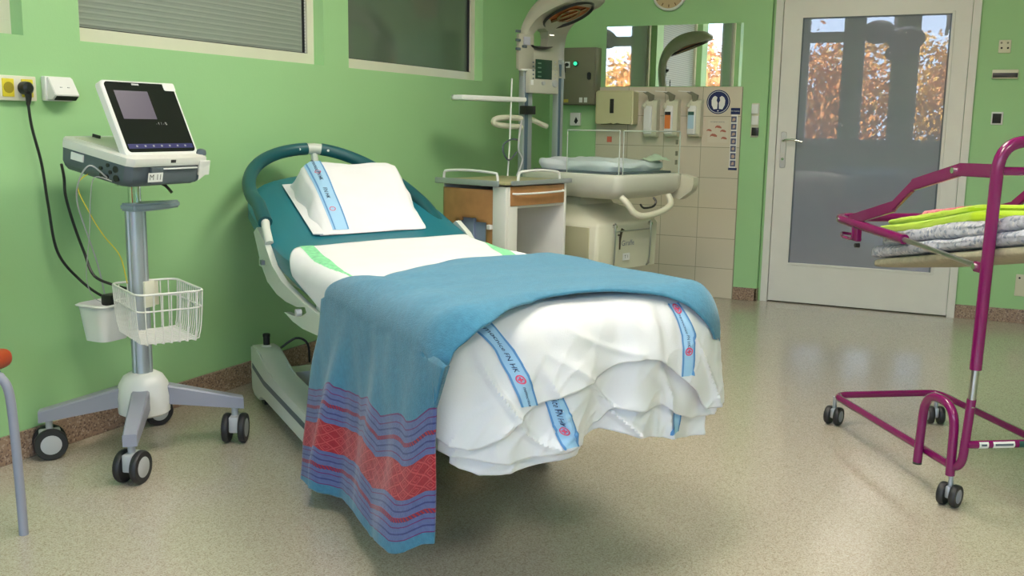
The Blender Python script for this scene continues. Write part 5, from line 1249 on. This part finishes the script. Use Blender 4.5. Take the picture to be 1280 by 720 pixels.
# pad and textiles, tilted with the cradle
TA = radians(10.5)
def PT(l, w_, h): return R3(.16+l*cos(TA), w_, .648+l*sin(TA)*.98+h)
def slab(nm, mt, l0, l1, w0_, w1_, h0, h1, r, seed, amp, lab, cat, par=None, nu=60, nv=28, amp2=0.):
    def f(u, v):
        a = 2*pi*v; e = 5; rr_ = (abs(cos(a))**e+abs(sin(a))**e)**(-1/e); cw_ = (w0_+w1_)/2; ch = (h0+h1)/2
        cap = min(1, sqrt(max(0, 1-(1-min(u, 1-u)/.04)**2))) if min(u, 1-u) < .04 else 1
        k_ = max(cap, .02)
        hh = (h1-h0)/2; l = lerp(l0, l1, u); p0 = Vector((l*7, cos(a)*2, sin(a)*2+seed))
        wob = noise.noise(p0)*amp+noise.noise(p0*3.1)*amp*.5
        return PT(l, cw_+((w1_-w0_)/2*cos(a)*rr_)*(1 if cap > .99 else .6+.4*cap)+wob*.5, ch+hh*sin(a)*rr_*k_+wob*(1 if sin(a) > 0 else .3)+amp2*sin(l*9+seed))
    m = MB(); m.grid(f, nu, nv); m.poly([f(0, k/nv) for k in range(nv)]); m.poly([f(1, k/nv) for k in range(nv)]); bmesh.ops.remove_doubles(m.bm, verts=m.bm.verts, dist=1e-5)
    return obj(nm, m, mt, par, label=lab, cat=cat, origin=None if par else PT((l0+l1)/2, (w0_+w1_)/2, h0), ang=60)
slab('crib_pad', M_padside, 0, 1.05, .025, .415, 0, .035, 0, 1, .002, 'beige crib mattress pad lying at the bottom of the magenta crib', 'mattress')
slab('patterned_quilt', M_pattern, -.015, 1.06, .018, .42, .034, .082, 0, 5, .008, 'grey-blue patterned quilt lying directly on the beige crib pad', 'quilt')
slab('patterned_quilt', M_pattern, .06, 1.05, .022, .415, .072, .128, 0, 11, .010, 'grey-blue patterned quilt on top of the other one, under the lime blanket', 'quilt', amp2=.003)
slab('lime_blanket', M_neon, -.02, .62, .045, .39, .116, .158, 0, 21, .006, 'bright lime green blanket spread flat on the patterned quilts', 'blanket', amp2=.002)
slab('lime_blanket', M_neon, .04, .58, .055, .375, .150, .178, 0, 27, .005, 'bright lime green blanket folded on top of the other lime blanket', 'blanket', amp2=.002)
slab('pink_blanket', M_pink, .16, .42, .12, .36, .172, .196, 0, 33, .005, 'mottled pink folded blanket on top of the lime blankets', 'blanket', amp2=.002)

# ================================================================== CHAIR at the left edge
G = on_z(30, 668, 0); chd = Vector((-.55, .83, 0)).normalized()      # chair looks away from the leg
ch = thing('visitor_chair', 'chair with orange-red and teal seat and grey tubular leg cut by the left edge', 'chair', G+Vector((-.28, -.18, 0)))
def CH(x, y, z): return G+Vector((x, y, z))
tp = on(4, 470, G, (fw.x, fw.y, 0)); tz = tp.z
m = MB(); m.tube(smoothpath([CH(0, 0, 0), on(24, 600, G, (fw.x, fw.y, 0)), on(17, 530, G, (fw.x, fw.y, 0)), on(11, 490, G, (fw.x, fw.y, 0)), on(2, 474, G, (fw.x, fw.y, 0)), on(-12, 470, G, (fw.x, fw.y, 0)), on(-110, 468, G, (fw.x, fw.y, 0))], 6), .0125, 14); obj('leg', m, M_grey, ch)
sc0 = on(14, 455, G, (fw.x, fw.y, 0)); cc = sc0+Vector((-.285, -.14, 0)); SR = Matrix.Rotation(YAW, 3, 'Z'); cc.z = 0
for a, b in ((-.12, .17), (-.12, -.17), (.17, -.19)):
    q = cc+SR @ Vector((a, b, 0)); m = MB(); m.tube([q+Vector((0, 0, .002)), q+Vector((0, 0, tz-.03))], .0125, 14); obj('leg', m, M_grey, ch)
m = MB(); m.box(Vector((cc.x+.01, cc.y+.005, tz-.045)), (.36, .40, .04), SR, .018, 3); L(obj('seat_shell', m, M_teal, ch), 'teal underside')
m = MB(); m.box(Vector((cc.x+.03, cc.y+.014, tz+.004)), (.375, .43, .055), SR, .024, 4); L(obj('seat', m, M_leather, ch), 'orange-red seat cushion')
q = cc+SR @ Vector((.03, -.23, tz+.32)); m = MB(); m.box(q, (.34, .045, .28), SR, .02, 3); L(obj('backrest', m, M_leather, ch), 'orange-red backrest')
for a in (-.12, .08): q = cc+SR @ Vector((a, -.20, tz-.02)); m = MB(); m.tube([q, cc+SR @ Vector((a, -.235, tz+.25))], .010, 10); obj('back_support', m, M_grey, ch)

# ================================================================== SURGICAL LAMP on the ceiling behind the frame (seen in the door glass)
sl = thing('surgical_lamp', 'grey ceiling-mounted surgical lamp with round heads, seen reflected in the door glass', 'lamp', (-.75, .6, ZC))
m = MB(); m.cyl((-.75, .6, ZC), (-.75, .6, ZC-.05), .12, n=28); m.cyl((-.75, .6, ZC-.05), (-.75, .6, 2.72), .035, n=16); obj('ceiling_mount', m, M_wplas, sl)
m = MB(); m.tube(smoothpath([(-.75, .6, 2.72), (-.62, .62, 2.66), (-.55, .63, 2.45), (-.56, .63, 2.25)], 5), .02, 10); obj('arm', m, M_lgrey, sl)
m = MB(); m.tube([(-.75, .6, 2.74), (-1.1, .8, 2.70), (-1.1, .8, 2.3)], .02, 10); obj('arm', m, M_lgrey, sl)
for (x, y, z, r_) in ((-1.28, .85, 2.28, .19), (-.98, .78, 2.20, .21), (-1.08, .66, 2.05, .13)):
    m = MB(); ax = Vector((.1, .55, -.8)); m.lathe([(.04, .09), (r_*.6, .075), (r_*.95, .03), (r_, 0), (r_*.95, -.02), (r_*.5, -.022)], (x, y, z), -ax, 36); hd_ = obj('lamp_head', m, M_grey, sl)
    for k in range(5): a = k*2*pi/5; u_ = ax.normalized().orthogonal().normalized(); v_ = ax.normalized().cross(u_); q = Vector((x, y, z))+(u_*cos(a)+v_*sin(a))*r_*.6+ax.normalized()*.022; m = MB(); m.lathe([(.028, 0), (.026, .006)], q, ax, 16); obj('lens', m, M_chrome, hd_)
